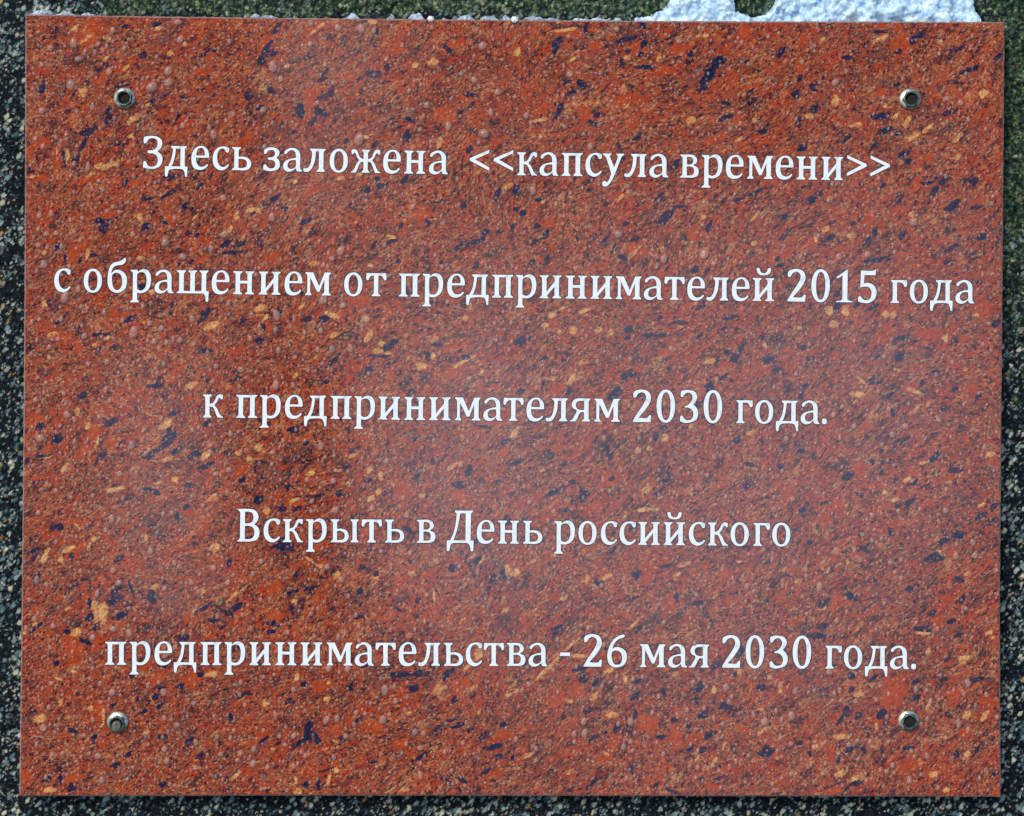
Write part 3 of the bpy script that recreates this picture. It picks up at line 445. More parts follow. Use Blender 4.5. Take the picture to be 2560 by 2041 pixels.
TAN = """208 229 19 17 0;332 300 25 14 20;214 98 45 7 35;190 68 35 6 40;211 74 30 4 55;267 145 32 5 45;395 71 18 10 30;169 389 35 9 75;249 416 25 14 20;279 412 55 10 25;229 436 30 8 30;80 442 30 6 15;424 134 14 12 0;315 169 20 7 25;368 264 17 6 50;591 160 18 9 45;327 341 16 9 40;142 377 30 4 80;460 110 12 10 0;
932 55 22 12 170;1038 162 13 9 0;1082 157 22 14 30;794 71 45 6 38;907 341 30 6 170;851 445 22 10 20;898 437 18 8 0;1098 356 26 11 75;1266 466 24 13 0;658 220 16 8 20;719 166 14 8 0;966 148 16 8 60;738 454 14 8 0;
1292 128 24 14 90;1568 145 15 11 40;1434 148 28 8 40;1348 301 36 9 10;1488 264 26 9 40;1565 267 20 6 45;1559 217 24 6 40;1728 300 18 15 0;1887 301 14 10 90;1350 340 12 10 90;1764 89 36 8 5;1417 74 50 8 5;1648 148 12 12 0;1397 55 14 7 0;1844 350 20 6 30;1550 496 22 6 45;1357 505 10 10 0;1906 145 26 5 50;
2089 252 24 17 90;2021 289 16 11 0;2143 312 34 8 12;2285 341 26 13 45;2320 320 34 8 40;2392 346 34 10 45;2392 395 18 11 0;2457 234 24 15 45;2199 98 36 10 0;2059 98 18 12 0;2350 107 12 11 0;2240 290 20 8 50;2214 264 14 8 60;2267 306 30 14 0;
349 543 24 12 95;218 635 28 7 75;113 759 16 15 0;591 543 20 13 80;573 575 24 8 55;111 633 11 9 0;350 645 16 9 0;383 730 20 9 30;303 734 24 6 40;237 863 22 7 20;528 813 36 14 10;131 836 22 7 0;267 845 18 6 30;487 543 18 5 0;122 893 16 6 70;626 525 26 9 10;478 964 30 14 20;
785 657 15 13 0;652 770 34 12 22;833 789 40 11 155;836 837 24 11 25;922 842 26 14 60;946 878 20 13 25;966 884 24 8 5;952 860 12 12 0;664 795 30 6 50;741 937 28 8 45;753 768 22 6 40;977 593 24 9 160;925 664 18 9 20;646 528 14 13 0;1159 905 50 6 30;1082 893 16 12 90;1085 848 16 12 0;1204 929 10 10 0;1053 917 30 18 10;1174 765 14 12 90;790 893 22 5 40;1165 795 16 13 0;
1580 638 34 7 42;1405 773 22 9 30;1381 786 20 13 0;1363 813 24 9 10;1434 825 22 18 50;1399 832 9 9 0;1495 825 20 13 0;1529 831 14 12 0;1428 949 36 14 45;1379 948 24 9 5;1461 777 24 8 0;1885 543 36 8 48;1458 905 16 9 0;1885 608 12 10 0;1600 617 16 5 45;1773 905 24 12 10;1912 863 18 10 90;1758 543 16 9 0;1713 608 8 8 0;
2062 575 26 11 0;2074 776 20 16 90;2114 779 20 14 90;2141 986 30 13 12;2288 979 40 11 155;2214 786 20 15 0;2233 788 12 12 0;2000 819 16 8 30;2413 923 12 11 0;2365 845 18 11 90;2125 589 18 7 0;2039 599 26 6 100;2439 789 12 9 0;2042 1006 18 5 20;2086 810 18 16 0;2279 534 16 11 0;2154 952 30 6 140;2246 926 10 9 0;
220 1065 16 14 90;243 1106 28 7 70;416 1062 28 15 0;516 1139 26 13 0;418 1148 30 9 15;285 1225 44 10 10;540 1369 26 19 45;166 1376 36 11 25;110 1394 40 15 55;234 1349 14 12 0;224 1364 26 6 65;193 1315 22 6 145;154 1400 16 13 80;163 1167 24 9 0;119 1213 14 7 0;113 1143 30 5 8;371 1125 16 7 90;505 1479 14 12 0;436 1198 16 9 20;603 1477 60 6 40;579 1492 40 5 45;626 1148 14 12 0;531 1244 30 8 0;365 1345 20 10 90;166 1523 18 7 20;395 1208 28 5 20;193 1029 20 10 90;386 1468 20 8 0;487 1525 20 6 30;249 1148 24 5 60;594 1133 12 12 0;236 1514 26 18 90;258 1518 26 20 90;248 1543 38 30 90;
735 1252 24 11 0;842 1177 22 8 10;777 1183 24 9 10;925 1173 22 11 50;952 1192 20 9 90;883 1137 28 8 30;668 1277 14 14 0;874 1207 24 6 10;947 1228 20 10 80;842 1437 20 11 30;940 1446 11 10 0;1085 1492 30 9 100;1269 1427 26 15 90;1029 1433 14 9 0;1183 1392 28 6 35;1207 1397 20 8 50;735 1504 14 8 40;779 1403 34 7 150;1155 1093 14 9 90;1152 1158 12 8 0;1263 1525 18 9 0;1055 1240 15 13 90;1130 1168 28 10 0;928 1245 16 13 0;800 1415 14 11 0;646 1118 20 17 90;
1663 1095 17 14 90;1876 1082 18 12 0;1288 1080 34 11 50;1613 1275 45 9 5;1639 1275 18 12 0;1785 1262 24 8 30;1332 1403 24 9 0;1691 1437 24 8 20;1712 1411 26 9 20;1467 1450 24 8 70;1728 1067 10 10 0;1410 1494 18 11 0;1519 1442 20 13 0;1613 1223 20 16 0;1624 1122 12 11 0;1290 1431 20 16 0;1850 1405 12 8 0;1355 1176 16 6 0;
2480 1135 26 12 25;2235 1249 24 9 25;2350 1382 30 8 150;2417 1434 20 7 10;2118 1405 14 8 90;2214 1231 11 10 90;2305 1158 30 6 5;2245 1275 14 8 90;2100 1411 14 6 0;1993 1452 12 9 0;2055 1520 18 9 0;2456 1262 22 5 20;2500 1140 8 8 0;2269 1200 20 9 0;2290 1023 20 8 0;1990 1181 10 8 0;
99 1796 26 19 20;151 1757 18 12 90;227 1771 11 10 0;258 1788 34 6 90;588 1941 40 8 40;190 1582 20 16 0;255 1814 18 6 45;260 1540 26 18 90;378 1744 14 8 90;146 1697 20 6 150;365 1832 20 8 30;125 1975 24 13 0;86 1561 14 9 0;526 1686 30 12 0;62 1582 16 7 30;187 1681 20 6 170;
1096 1723 34 18 50;1184 1720 26 8 45;744 1980 18 17 0;1010 1973 20 10 0;822 1947 40 8 75;840 1926 11 11 0;1171 1665 40 8 55;742 1691 26 9 70;817 1749 14 12 90;663 1759 18 17 0;1197 1634 28 17 80;1023 1785 12 6 0;840 1855 16 7 160;1270 1738 22 8 40;682 1876 12 9 90;820 1707 9 9 0;1156 1551 30 5 50;739 1952 16 8 90;1197 1780 16 6 90;978 1975 30 7 0;
1424 1616 60 6 42;1385 1655 70 8 46;1358 1682 44 8 46;1440 1639 50 9 0;1522 1678 26 12 25;1564 1699 20 10 100;1486 1743 22 13 40;1530 1788 30 13 5;1290 1728 20 8 30;1848 1681 20 11 90;1902 1831 30 6 0;1785 1905 22 9 60;1770 1921 16 6 60;1785 1723 20 13 90;1426 1928 20 6 0;1741 1897 22 8 0;1811 1863 16 8 70;1686 1686 20 13 0;1590 1556 40 6 40;1895 1775 24 6 25;1483 1949 12 7 90;1514 1884 16 8 150;1319 1889 24 9 0;1426 1754 16 8 0;
2308 1583 40 6 175;2149 1736 20 15 0;2417 1788 19 16 90;2462 1790 28 11 60;2042 1866 24 11 25;2102 1934 26 13 35;2136 1947 24 13 0;2191 1816 18 8 90;2334 1936 24 13 0;2409 1650 34 18 30;2420 1884 14 13 0;2321 1764 22 7 60;2365 1975 16 11 0;2105 1842 40 11 5;2482 1595 14 7 20;2472 1580 16 12 0;2321 1626 22 11 90;1925 1694 10 10 0;1951 1723 20 9 90"""
RED = """220 83 70 40 35;294 172 28 20 0;226 448 60 14 10;98 445 40 14 25;513 178 45 18 10;142 395 60 14 85;208 350 40 14 65;608 353 60 20 30;258 196 35 18 0;780 243 50 35 60;993 122 32 24 0;868 187 30 14 0;1168 249 38 14 160;1112 288 50 40 20;658 119 60 16 60;1139 110 35 18 0;782 475 50 20 20;1422 86 60 18 175;1553 249 40 30 20;1600 249 26 18 20;1785 350 50 22 15;1695 122 50 22 20;1464 285 40 30 150;1357 273 40 22 30;1859 83 40 30 90;1651 178 40 22 0;1886 220 36 16 20;2252 110 50 32 0;2202 68 30 14 20;2288 466 30 18 0;2202 231 28 18 0;2246 71 28 14 30;2320 395 24 24 0;2499 389 20 16 0;
190 629 58 28 55;273 537 40 14 10;285 795 34 26 10;160 845 46 30 0;505 647 36 12 30;199 872 24 18 0;579 878 24 16 0;433 549 22 18 0;682 644 24 20 0;898 750 45 22 0;670 819 32 20 90;1061 537 40 20 0;996 768 26 12 90;886 555 40 20 0;981 940 30 20 0;1130 934 45 25 10;1580 620 45 14 25;1565 540 30 14 10;1600 635 40 14 35;1390 973 36 26 0;1660 881 40 20 0;1375 557 26 20 0;1808 920 30 10 0;1737 584 50 30 0;2030 608 30 26 0;2255 636 26 12 170;2454 768 45 45 30;2318 834 70 24 175;1976 602 20 12 0;2172 546 26 20 0;2134 543 20 12 0;2125 569 24 8 10;2350 602 40 14 15;2243 522 16 10 0;2365 658 26 14 0;2487 560 14 12 0;1962 632 45 26 40;
237 1080 40 35 60;208 1130 50 18 35;98 1195 40 16 20;196 1305 45 16 170;157 1355 40 14 25;208 1364 40 12 30;211 1483 40 16 90;603 1177 36 24 0;89 1050 60 22 0;190 1388 20 20 0;140 1056 50 14 30;1005 1228 45 32 0;768 1094 24 14 0;738 1261 36 12 170;913 1335 26 22 90;1257 1130 24 14 0;1145 1234 45 26 0;1070 1436 36 16 20;676 1471 60 20 10;1525 1202 40 26 0;1613 1431 70 30 90;1478 1270 45 16 10;1795 1218 40 10 20;1389 1119 24 16 0;1676 1509 50 30 40;1816 1437 40 30 0;2149 1176 45 40 90;2165 1069 30 18 0;2092 1270 45 45 0;2368 1197 45 10 10;2378 1379 30 14 160;2066 1304 26 24 0;2097 1504 50 30 20;
182 1618 60 45 90;396 1691 40 18 60;245 1598 30 20 0;484 1697 50 40 40;177 1947 24 24 0;245 1780 45 30 90;594 1759 36 10 0;203 1941 18 14 0;365 1660 40 20 40;62 1936 26 22 90;432 1759 34 12 90;656 1842 45 26 40;1150 1712 50 26 30;932 1816 50 24 0;1234 1936 60 14 25;1005 1863 40 24 0;697 1540 45 16 0;796 1717 36 30 0;1265 1837 40 22 20;1441 1723 45 36 90;1395 1738 50 40 40;1618 1811 50 40 0;1509 1895 50 20 20;1822 1697 24 14 0;1712 1676 30 16 0;1608 1660 14 14 0;1686 1842 60 30 90;1311 1822 36 12 20;1738 1842 40 20 20;1853 1822 30 14 150;1785 1967 45 12 170;2243 1712 60 60 0;2076 1884 36 22 100;1943 1884 24 16 0;2227 1749 50 40 90;2092 1975 50 16 20;2472 1754 45 30 0;2347 1556 30 26 0;2384 1738 30 30 0;2264 1915 60 30 10;2415 1832 36 24 0;2493 1983 20 14 0"""
# ---------------------------------------------------------------- drops of water that can be told apart: x y half width half height
DROPS = """184 110 11 14;177 214 12 15;105 278 9 10;126 122 8 9;212 131 6 9;231 267 7 11;380 220 16 13;282 77 7 10;104 163 7 7;421 178 12 14;77 91 6 6;273 181 9 10;89 347 7 7;107 367 7 8;237 131 6 8;196 148 10 9;421 208 12 13;246 111 6 7;451 101 10 11;445 56 11 9;534 338 9 14;220 419 6 12;457 315 8 9;558 496 10 9;683 169 12 15;904 73 10 14;1207 116 11 12;1245 231 10 11;898 350 14 18;776 111 8 9;702 199 8 10;845 71 10 10;934 80 6 8;1228 282 8 12;1121 318 9 12;1210 335 14 14;658 276 10 10;1050 326 7 7;1186 202 9 10;1067 264 9 10;794 258 7 7;1023 86 5 6;1543 74 7 8;1425 187 10 10;1476 368 8 11;1571 481 7 7;1698 104 8 8;1422 92 6 7;1333 478 8 13;1316 291 8 9;2367 248 9 8;2401 258 8 9;2297 166 6 6;2089 208 10 10;2421 300 6 7;2365 442 6 7;110 663 11 11;162 746 11 15;98 541 8 8;128 535 7 9;116 586 8 8;141 584 7 8;96 614 8 8;175 550 6 7;334 833 12 18;413 608 10 12;211 842 9 9;386 854 9 9;154 618 7 8;261 783 7 9;196 724 8 10;457 643 11 10;481 799 8 9;404 822 8 8;451 851 8 9;267 906 7 9;220 911 7 7;95 945 6 6;603 926 9 9;160 985 7 7;264 976 7 9;79 807 6 8;123 868 6 7;110 982 6 6;346 902 6 6;203 768 6 8;332 587 7 9;561 587 11 11;145 848 7 7;205 816 6 6;89 1000 7 8;374 810 8 9;528 623 7 11;212 937 5 6;626 848 7 9;540 917 7 8;416 857 6 8;852 629 11 13;808 752 12 13;858 765 10 10;692 790 10 14;918 798 9 12;680 544 9 13;690 964 10 14;696 878 7 9;877 872 8 11;794 875 7 9;830 875 8 12;689 825 7 9;802 828 7 9;912 976 7 9;883 976 7 9;809 549 6 6;735 798 5 10;733 964 6 8;830 648 8 7;809 664 6 8;1785 660 7 8;1660 650 10 12;1678 872 6 7;1725 955 6 7;1494 905 6 8;1547 587 10 12;1761 638 12 14;2285 556 12 12;2169 638 10 10;2211 893 7 7;1991 937 6 7;2098 644 9 9;2196 980 6 7;101 1097 12 12;168 1039 10 10;300 1185 8 10;329 1115 9 13;96 1283 8 8;279 1299 8 13;283 1427 9 10;377 1379 9 10;479 1458 8 8;297 1459 9 8;140 1228 7 8;205 1280 6 6;411 1473 7 7;573 1176 8 9;178 1076 6 6;218 1118 4 5;264 1326 6 9;408 1287 6 8;577 1087 7 8;481 1076 7 8;436 1409 7 9;186 1050 6 9;540 1186 8 7;116 1462 6 8;568 1231 6 7;304 1115 5 6;232 1241 6 7;632 1436 7 9;570 1458 8 8;534 1421 9 9;620 1514 5 6;73 1502 5 6;92 1453 8 12;243 1486 7 10;323 1522 7 7;802 1117 9 12;682 1132 8 8;834 1204 8 9;839 1277 9 11;800 1220 6 6;701 1200 5 6;1093 1406 9 8;953 1379 7 7;708 1103 6 7;854 1450 9 10;818 1418 8 9;768 1201 6 8;931 1272 8 9;978 1418 4 10;778 1278 6 7;883 1390 5 6;1017 1290 8 9;967 1154 7 9;653 1404 8 9;836 1140 6 6;849 1090 5 6;674 1498 5 6;1371 1304 7 7;1561 1447 5 8;1540 1082 7 9;1785 1145 6 8;1509 1202 6 9;1868 1468 7 8;1324 1257 7 8;1298 1197 6 10;1504 1465 6 8;1597 1129 10 12;2100 1095 6 9;2219 1153 6 6;2365 1278 8 9;2438 1390 8 10;2238 1431 7 7;2433 1358 8 9;1982 1249 8 8;2050 1468 7 12;2232 1088 9 10;2136 1067 8 9;1967 1098 7 8;2157 1338 6 7;2347 1051 8 8;2264 1067 10 10;2462 1119 6 9;2180 1353 6 8;2253 1447 6 8;1988 1408 7 9;2391 1392 8 10;2227 1408 8 8;1930 1400 5 9;2084 1038 7 9;2180 1291 7 8;245 1892 10 10;109 1822 10 10;411 1874 8 9;417 1905 8 9;133 1566 8 9;232 1595 8 9;409 1733 9 10;284 1574 10 9;128 1710 7 7;250 1710 7 8;86 1548 7 10;443 1814 8 8;253 1757 6 6;490 1921 8 7;255 1952 8 12;323 1585 9 11;490 1858 7 9;552 1887 7 7;633 1910 9 11;594 1902 7 7;130 1887 6 8;635 1874 7 10;125 1621 6 7;370 1715 6 9;411 1796 6 9;65 1572 6 8;224 1697 5 6;122 1770 7 9;232 1801 6 8;612 1764 6 7;156 1738 5 5;484 1759 6 7;599 1738 6 7;281 1733 9 11;91 1863 5 8;156 1884 6 7;602 1707 6 8;963 1728 10 13;958 1801 10 13;817 1801 9 11;843 1798 8 9;734 1842 8 8;1051 1871 8 8;822 1673 9 11;869 1673 8 11;713 1863 7 7;1038 1832 9 10;1059 1835 7 8;989 1754 7 9;913 1785 6 7;890 1783 6 8;734 1918 6 7;1114 1720 7 8;734 1725 7 8;864 1842 6 9;835 1895 7 8;1158 1858 6 7;1051 1941 7 11;1005 1884 6 6;846 1595 7 10;689 1788 6 9;848 1681 5 7;775 1957 5 6;986 1718 6 8;715 1819 5 6;1460 1806 9 10;1462 1835 9 12;1577 1806 8 12;1816 1720 9 11;1546 1811 6 8;1559 1868 7 11;1340 1902 6 7;1913 1806 11 13;1436 1837 7 9;1470 1572 6 8;1577 1855 7 8;1840 1905 6 8;1822 1757 6 7;1785 1798 5 9;1322 1712 7 9;1733 1707 6 8;1884 1788 6 9;1290 1850 6 9;1470 1902 5 6;2092 1553 8 9;2074 1681 9 10;2232 1915 7 9;2217 1931 7 7;2397 1811 8 12;2175 1855 6 8;2123 1863 8 8;2144 1853 6 7;1988 1728 7 10;1980 1792 10 12;1977 1861 7 8;2274 1952 8 12;2318 1892 7 9;2027 1913 6 8;2100 1728 5 8;1954 1801 5 9;2290 1725 6 10;2139 1754 6 8;2420 1710 9 11;2420 1827 6 9;2467 1738 6 9;2201 1926 5 7;2279 1879 6 7;2449 1947 5 7;2222 1736 5 8;1951 1845 5 9"""
# ================================================================ the boulder face behind the plaque
STEP = 6.0
xs = np.arange(-900, 3461, STEP); ys = np.arange(-800, 2841, STEP); nx, ny = len(xs), len(ys)
X, Y = np.meshgrid(xs, ys)
def rock_h(X, Y):
    h = -0.0135 + 0.0016 * fbm(X / 90, Y / 90, 3, 3) + 0.0017 * fbm(X / 17, Y / 17, 5, 3, .6)
    rx = np.abs(X - 1280) / 2180; ry = np.abs(Y - 1020) / 1820
    e = np.clip((rx ** 5 + ry ** 5) ** .2, 0, 1.4)
    return h - 0.30 * np.clip(e - .66, 0, 2) ** 2.2 * 6
H = rock_h(X, Y)
co_ = np.stack([(X - CX) * U, (CY - Y) * U, H], -1).reshape(-1, 3)
me, used = grid_mesh('boulder', co_, nx, ny, [MAT_ROCK])
moss = np.zeros((ny, nx))
moss += np.clip((70 - Y) / 60, 0, 1) * np.clip((X - 60) / 260, 0, 1) * .75
moss += np.clip((X - 2480) / 40, 0, 1) * np.clip((1250 - Y) / 900, 0, 1) * .80
moss += .10 * np.clip((X - 2480) / 40, 0, 1) + .10 * (fbm(X / 200, Y / 200, 9, 2) > .1)
moss = np.clip(moss, 0, 1)
a = me.attributes.new('moss', 'FLOAT', 'POINT'); a.data.foreach_set('value', moss.ravel()[used].astype(np.float32))
o = obj('boulder', me, None, BASE)
tag(o, 'rough dark speckled granite stone carrying the red plaque, mossy along its top', 'stone')

# moss cushions along the top and the right of the plaque
def noisy_blob(cx, cy, h0, r, squash, rg, n1=5, n2=7):
    v = [(cx, cy, h0 + r * squash)]; f = []
    for i in range(1, n1):
        ph = math.pi * .5 * i / (n1 - 1)
        for j in range(n2):
            th = 2 * math.pi * (j + .5 * (i % 2)) / n2; q = r * (1 + rg.uniform(-.28, .28))
            v.append((cx + q * math.sin(ph) * math.cos(th), cy + q * math.sin(ph) * math.sin(th), h0 + q * squash * math.cos(ph) - (.0006 if i == n1 - 1 else 0)))
    for j in range(n2): f.append((0, 1 + j, 1 + (j + 1) % n2))
    for i in range(1, n1 - 1):
        for j in range(n2):
            a0 = 1 + (i - 1) * n2; b0 = 1 + i * n2; j2 = (j + 1) % n2
            f.append((a0 + j, b0 + j, b0 + j2, a0 + j2))
    return v, f
V, Fc = [], []; rg = random.Random(21); cnt = 0
while cnt < 1500:
    if rg.random() < .62: x = rg.uniform(120, 2620); y = rg.uniform(-260, 60); den = np.clip((x - 100) / 300, 0, 1)
    else: x = rg.uniform(2512, 2760); y = rg.uniform(-100, 1250); den = np.clip((1250 - y) / 900, .05, 1)
    nz = float(fbm(np.array([x / 45.]), np.array([y / 45.]), 31, 3)[0])
    if rg.random() > den or nz < -.12: continue
    h = float(rock_h(np.array([x]), np.array([y]))[0])
    v, f = noisy_blob((x - CX) * U, (CY - y) * U, h - .0006, rg.uniform(.0006, .0026), rg.uniform(.6, 1.2), rg, 4, 6)
    b0 = len(V); V += v; Fc += [tuple(i + b0 for i in q) for q in f]; cnt += 1
tag(obj('moss', mesh('moss', V, Fc, [MAT_MOSS], True), None, BASE), 'short dark green moss on the granite above and right of the plaque', 'moss', kind='stuff')

# ================================================================ snow bank and ice lumps lodged on the upper edge of the plaque
def heap(name, x0, x1, y0, y1, top, mat, mask, seed, step=3.0, lump=.0028):
    gx = np.arange(x0, x1 + step, step); gy = np.arange(y0, y1 + step, step); A, B = np.meshgrid(gx, gy)
    mk = mask(A, B) + .40 * fbm(A / 13, B / 13, seed, 3, .6)
    base = rock_h(A, B)
    e = np.clip(mk, 0, 1); e = e * e * (3 - 2 * e)
    hh = -0.019 + (top + .019) * e + lump * e * fbm(A / 26, B / 26, seed + 5, 4, .55)
    keep = (mk > -.35); kq = keep[:-1, :-1] & keep[1:, :-1] & keep[1:, 1:] & keep[:-1, 1:]
    cc = np.stack([(A - CX) * U, (CY - B) * U, hh], -1).reshape(-1, 3)
    me, _ = grid_mesh(name, cc, len(gx), len(gy), [mat], kq)
    return obj(name, me, None, BASE)
EDGE_T = lambda x: 35 + (54 - 35) * (x - 62) / 2450 + 6.5 * math.sin(math.pi * min(max((x - 62) / 2450, 0), 1)) * 0.9
def sky_line(x):          # upper rim of the snow bank
    kx = [1540, 1600, 1650, 1675, 1700, 1830, 1842, 1880, 1918, 1940, 1960, 2425, 2440, 2462, 2480]
    ky = [46, 30, 14, -2, -60, -60, 14, 28, 18, 2, -90, -150, -10, 56, 70]
    return np.interp(x, kx, ky)
def bank(A, B):
    d = (B - sky_line(A)) / 16.0 + .9 * fbm(A / 24, B / 24, 51, 4, .65)
    s = np.minimum((A - 1560) / 24, (2470 - A) / 12)
    d = np.minimum(d, s); d = np.minimum(d, (62 - B) / 3.0)
    return np.clip(d, -1, 1)
o = heap('snow_bank', 1530, 2500, -420, 66, -0.0030, MAT_SNOW, bank, 40, 3.0, .0060)
tag(o, 'bank of wetted bluish snow lying against the upper right edge of the plaque', 'snow')
def lump(xa, xb, tops, hgt, seed):
    def mk(A, B):
        kx = np.linspace(xa, xb, len(tops)); rim = np.interp(A, kx, tops) + 4.5 * fbm(A / 9, A / 9 + seed, seed, 2)
        d = (B - rim) / 7.0; s = np.minimum((A - xa + 6) / 9, (xb + 6 - A) / 9)
        d = np.minimum(np.minimum(d, s), (60 - B) / 3.0); return np.clip(d, -1, 1)
    return heap('ice_lump', xa - 14, xb + 14, min(tops) - 14, 60, hgt, MAT_ICE, mk, seed, 2.5, .0016)
GI = 'lumps of grey ice along the upper edge of the plaque'
for i, (xa, xb, tops, hg, lab) in enumerate([
    (66, 128, (26, 14, 22), -.0040, 'small grey ice lump at the upper left corner of the plaque'),
    (132, 240, (30, 17, 30, 21, 30), -.0030, 'low bluish ice lump above the plaque edge, left of the upper left nut'),
    (610, 700, (38, 26, 32, 26, 40), -.0030, 'low two-humped ice lump above the letters з and а of the first line'),
    (852, 904, (42, 22, 40), -.0032, 'small pointed ice lump, first of the row left of the middle of the upper edge'),
    (962, 992, (40, 26, 44), -.0030, 'narrow pointed ice lump between two dark gaps, left of the biggest lump'),
    (1014, 1068, (44, 24, 26, 44), -.0025, 'biggest rounded ice lump, just left of the left white frozen drop'),
    (1092, 1134, (44, 37, 45), -.0030, 'very low flat ice lump right of the left white frozen drop'),
    (1140, 1188, (40, 33, 28, 44), -.0028, 'slanting ice lump between the two white frozen drops'),
    (1194, 1254, (42, 31, 35, 42), -.0028, 'knobbly ice lump left of the dark gap by the right white frozen drop'),
    (1256, 1278, (34, 27, 38), -.0030, 'tiny ice lump touching the dark gap at the right white frozen drop'),
    (1312, 1412, (40, 32, 38, 36, 44), -.0028, 'long low ice lump right of the right white frozen drop'),
    (1418, 1556, (42, 35, 38, 36, 40, 36), -.0028, 'long ribbon of grey ice leading to the snow bank')]):
    tag(lump(xa, xb, tops, hg, 60 + i), lab, 'ice', GI)
# two bead-like frozen drops
V0, F0 = noisy_blob(0, 0, 0, .0019, .9, random.Random(3), 6, 12)
MAT_BEAD = mat_snow('white_frozen_bead', (.80, .88, .92), (.86, .92, .95), (.9, .95, .97), .1)
MAT_BEAD.node_tree.nodes['Principled BSDF'].inputs['Roughness'].default_value = .12
bead = mesh('frozen_drop', V0, F0, [MAT_BEAD], True)
for x, y, s, lab in ((1077, 48, 1.0, 'tiny bright white frozen drop on the upper plaque edge, the left one of two'),
                     (1287, 50, 1.15, 'tiny bright white frozen drop on the upper plaque edge, the right one of two')):
    tag(obj('frozen_drop', bead, None, BASE @ Matrix.Translation(L2(x, y, -.0008)) @ Matrix.Scale(s, 4)), lab, 'frozen drop', 'white frozen drops on the plaque edge')

# ================================================================ the plaque
root = bpy.data.objects.new('memorial_plaque', None); C.objects.link(root); root.matrix_world = BASE
root.empty_display_size = .1
tag(root, 'polished red stone plaque with white Cyrillic lettering about a time capsule', 'plaque')
# outline of the slab in sheet units (very slightly out of square, as sawn)
def side(u, v):
    """u, v in 0..1 across the slab -> sheet units"""
    kt = np.interp(u, [0, .15, .38, .62, 1], [35.5, 41.5, 47.5, 52, 54.5])
    kb = np.interp(u, [0, .3, .6, 1], [1991.5, 1990, 1991, 1993])
    kl = np.interp(v, [0, .24, .5, .75, 1], [62.5, 61.5, 58.5, 53.5, 47.5])
    kr = np.interp(v, [0, .35, .75, 1], [2512.5, 2507, 2500.5, 2502.5])
    return kl + (kr - kl) * u, kt + (kb - kt) * v
nu, nv = 613, 490
uu, vv = np.meshgrid(np.linspace(0, 1, nu), np.linspace(0, 1, nv))
PX, PY = side(uu, vv)
CH = 4.6                                     # chamfer, sheet units
ring = (uu == 0) | (uu == 1) | (vv == 0) | (vv == 1)
IX, IY = side(np.clip(uu, .0016, .9984), np.clip(vv, .0020, .9980))
Z = np.zeros_like(IX)
cc = np.stack([(IX - CX) * U, (CY - IY) * U, Z], -1).reshape(-1, 3)
me, used = grid_mesh('slab_face', cc, nu, nv, [MAT_STONE], smooth=False)
def parse(s, k): return [tuple(float(q) for q in t.split()) for t in s.replace('\n', '').split(';') if t.strip()]
def stamp(data, grow=1.0):
    F = np.zeros_like(PX); rr = random.Random(5)
    for (x, y, l, wd, ang) in parse(data, 5):
        if ang == 0 and l < 40: ang = rr.uniform(15, 50); l *= 1.1
        R = max(l, wd) * .5 * 1.7 + 6
        i0, i1 = np.searchsorted(PX[nv // 2], [x - R, x + R]); j0, j1 = np.searchsorted(PY[:, nu // 2], [y - R, y + R])
        i0 = max(i0 - 3, 0); j0 = max(j0 - 3, 0); i1 += 3; j1 += 3
        A = PX[j0:j1, i0:i1]; B = PY[j0:j1, i0:i1]
        th = math.radians(ang); c, s = math.cos(th), math.sin(th)
        p = (A - x) * c - (B - y) * s; q = (A - x) * s + (B - y) * c
        # skewed superellipse: fragments are chips, not discs
        sk = rr.uniform(-.3, .3); q2 = q + sk * p * (wd / l)
        e = rr.choice((1.6, 2, 2.6))
        r = ((np.abs(p) / (l * .5 * grow)) ** e + (np.abs(q2) / (wd * .5 * grow)) ** e) ** (1 / e)
        r = r + .34 * vnoise(A / 8 + x, B / 8, 77) + .20 * vnoise(A / 4.5 + x, B / 4.5, 79)
        F[j0:j1, i0:i1] = np.maximum(F[j0:j1, i0:i1], np.clip(1.6 - r, 0, 1.6))
    return F
fig = np.stack([stamp(DARK), stamp(TAN), stamp(RED, 1.05), stamp(HALF, 1.1)], -1).reshape(-1, 4)[used]
a = me.attributes.new('figure', 'FLOAT_COLOR', 'POINT'); a.data.foreach_set('color', fig.astype(np.float32).ravel())
# sky reflection painted as a mask: mirroring patches and dull gaps between
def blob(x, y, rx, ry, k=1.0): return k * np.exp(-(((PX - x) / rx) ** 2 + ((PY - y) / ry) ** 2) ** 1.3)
sky_sheen = .16 + blob(405, 1230, 170, 440, .50) + blob(1130, 1150, 270, 500, .70) + blob(1800, 1200, 640, 700, 1.0) + blob(820, 330, 200, 500, .30) + blob(2300, 900, 330, 500, .45) \
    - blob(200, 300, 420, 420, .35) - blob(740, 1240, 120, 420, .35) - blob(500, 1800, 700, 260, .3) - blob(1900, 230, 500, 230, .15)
sky_sheen = np.clip(sky_sheen + .12 * fbm(PX / 150, PY / 150, 91, 3), .05, 1.25)
a = me.attributes.new('sky_sheen', 'FLOAT', 'POINT'); a.data.foreach_set('value', sky_sheen.ravel()[used].astype(np.float32))
obj('slab_face', me, root)
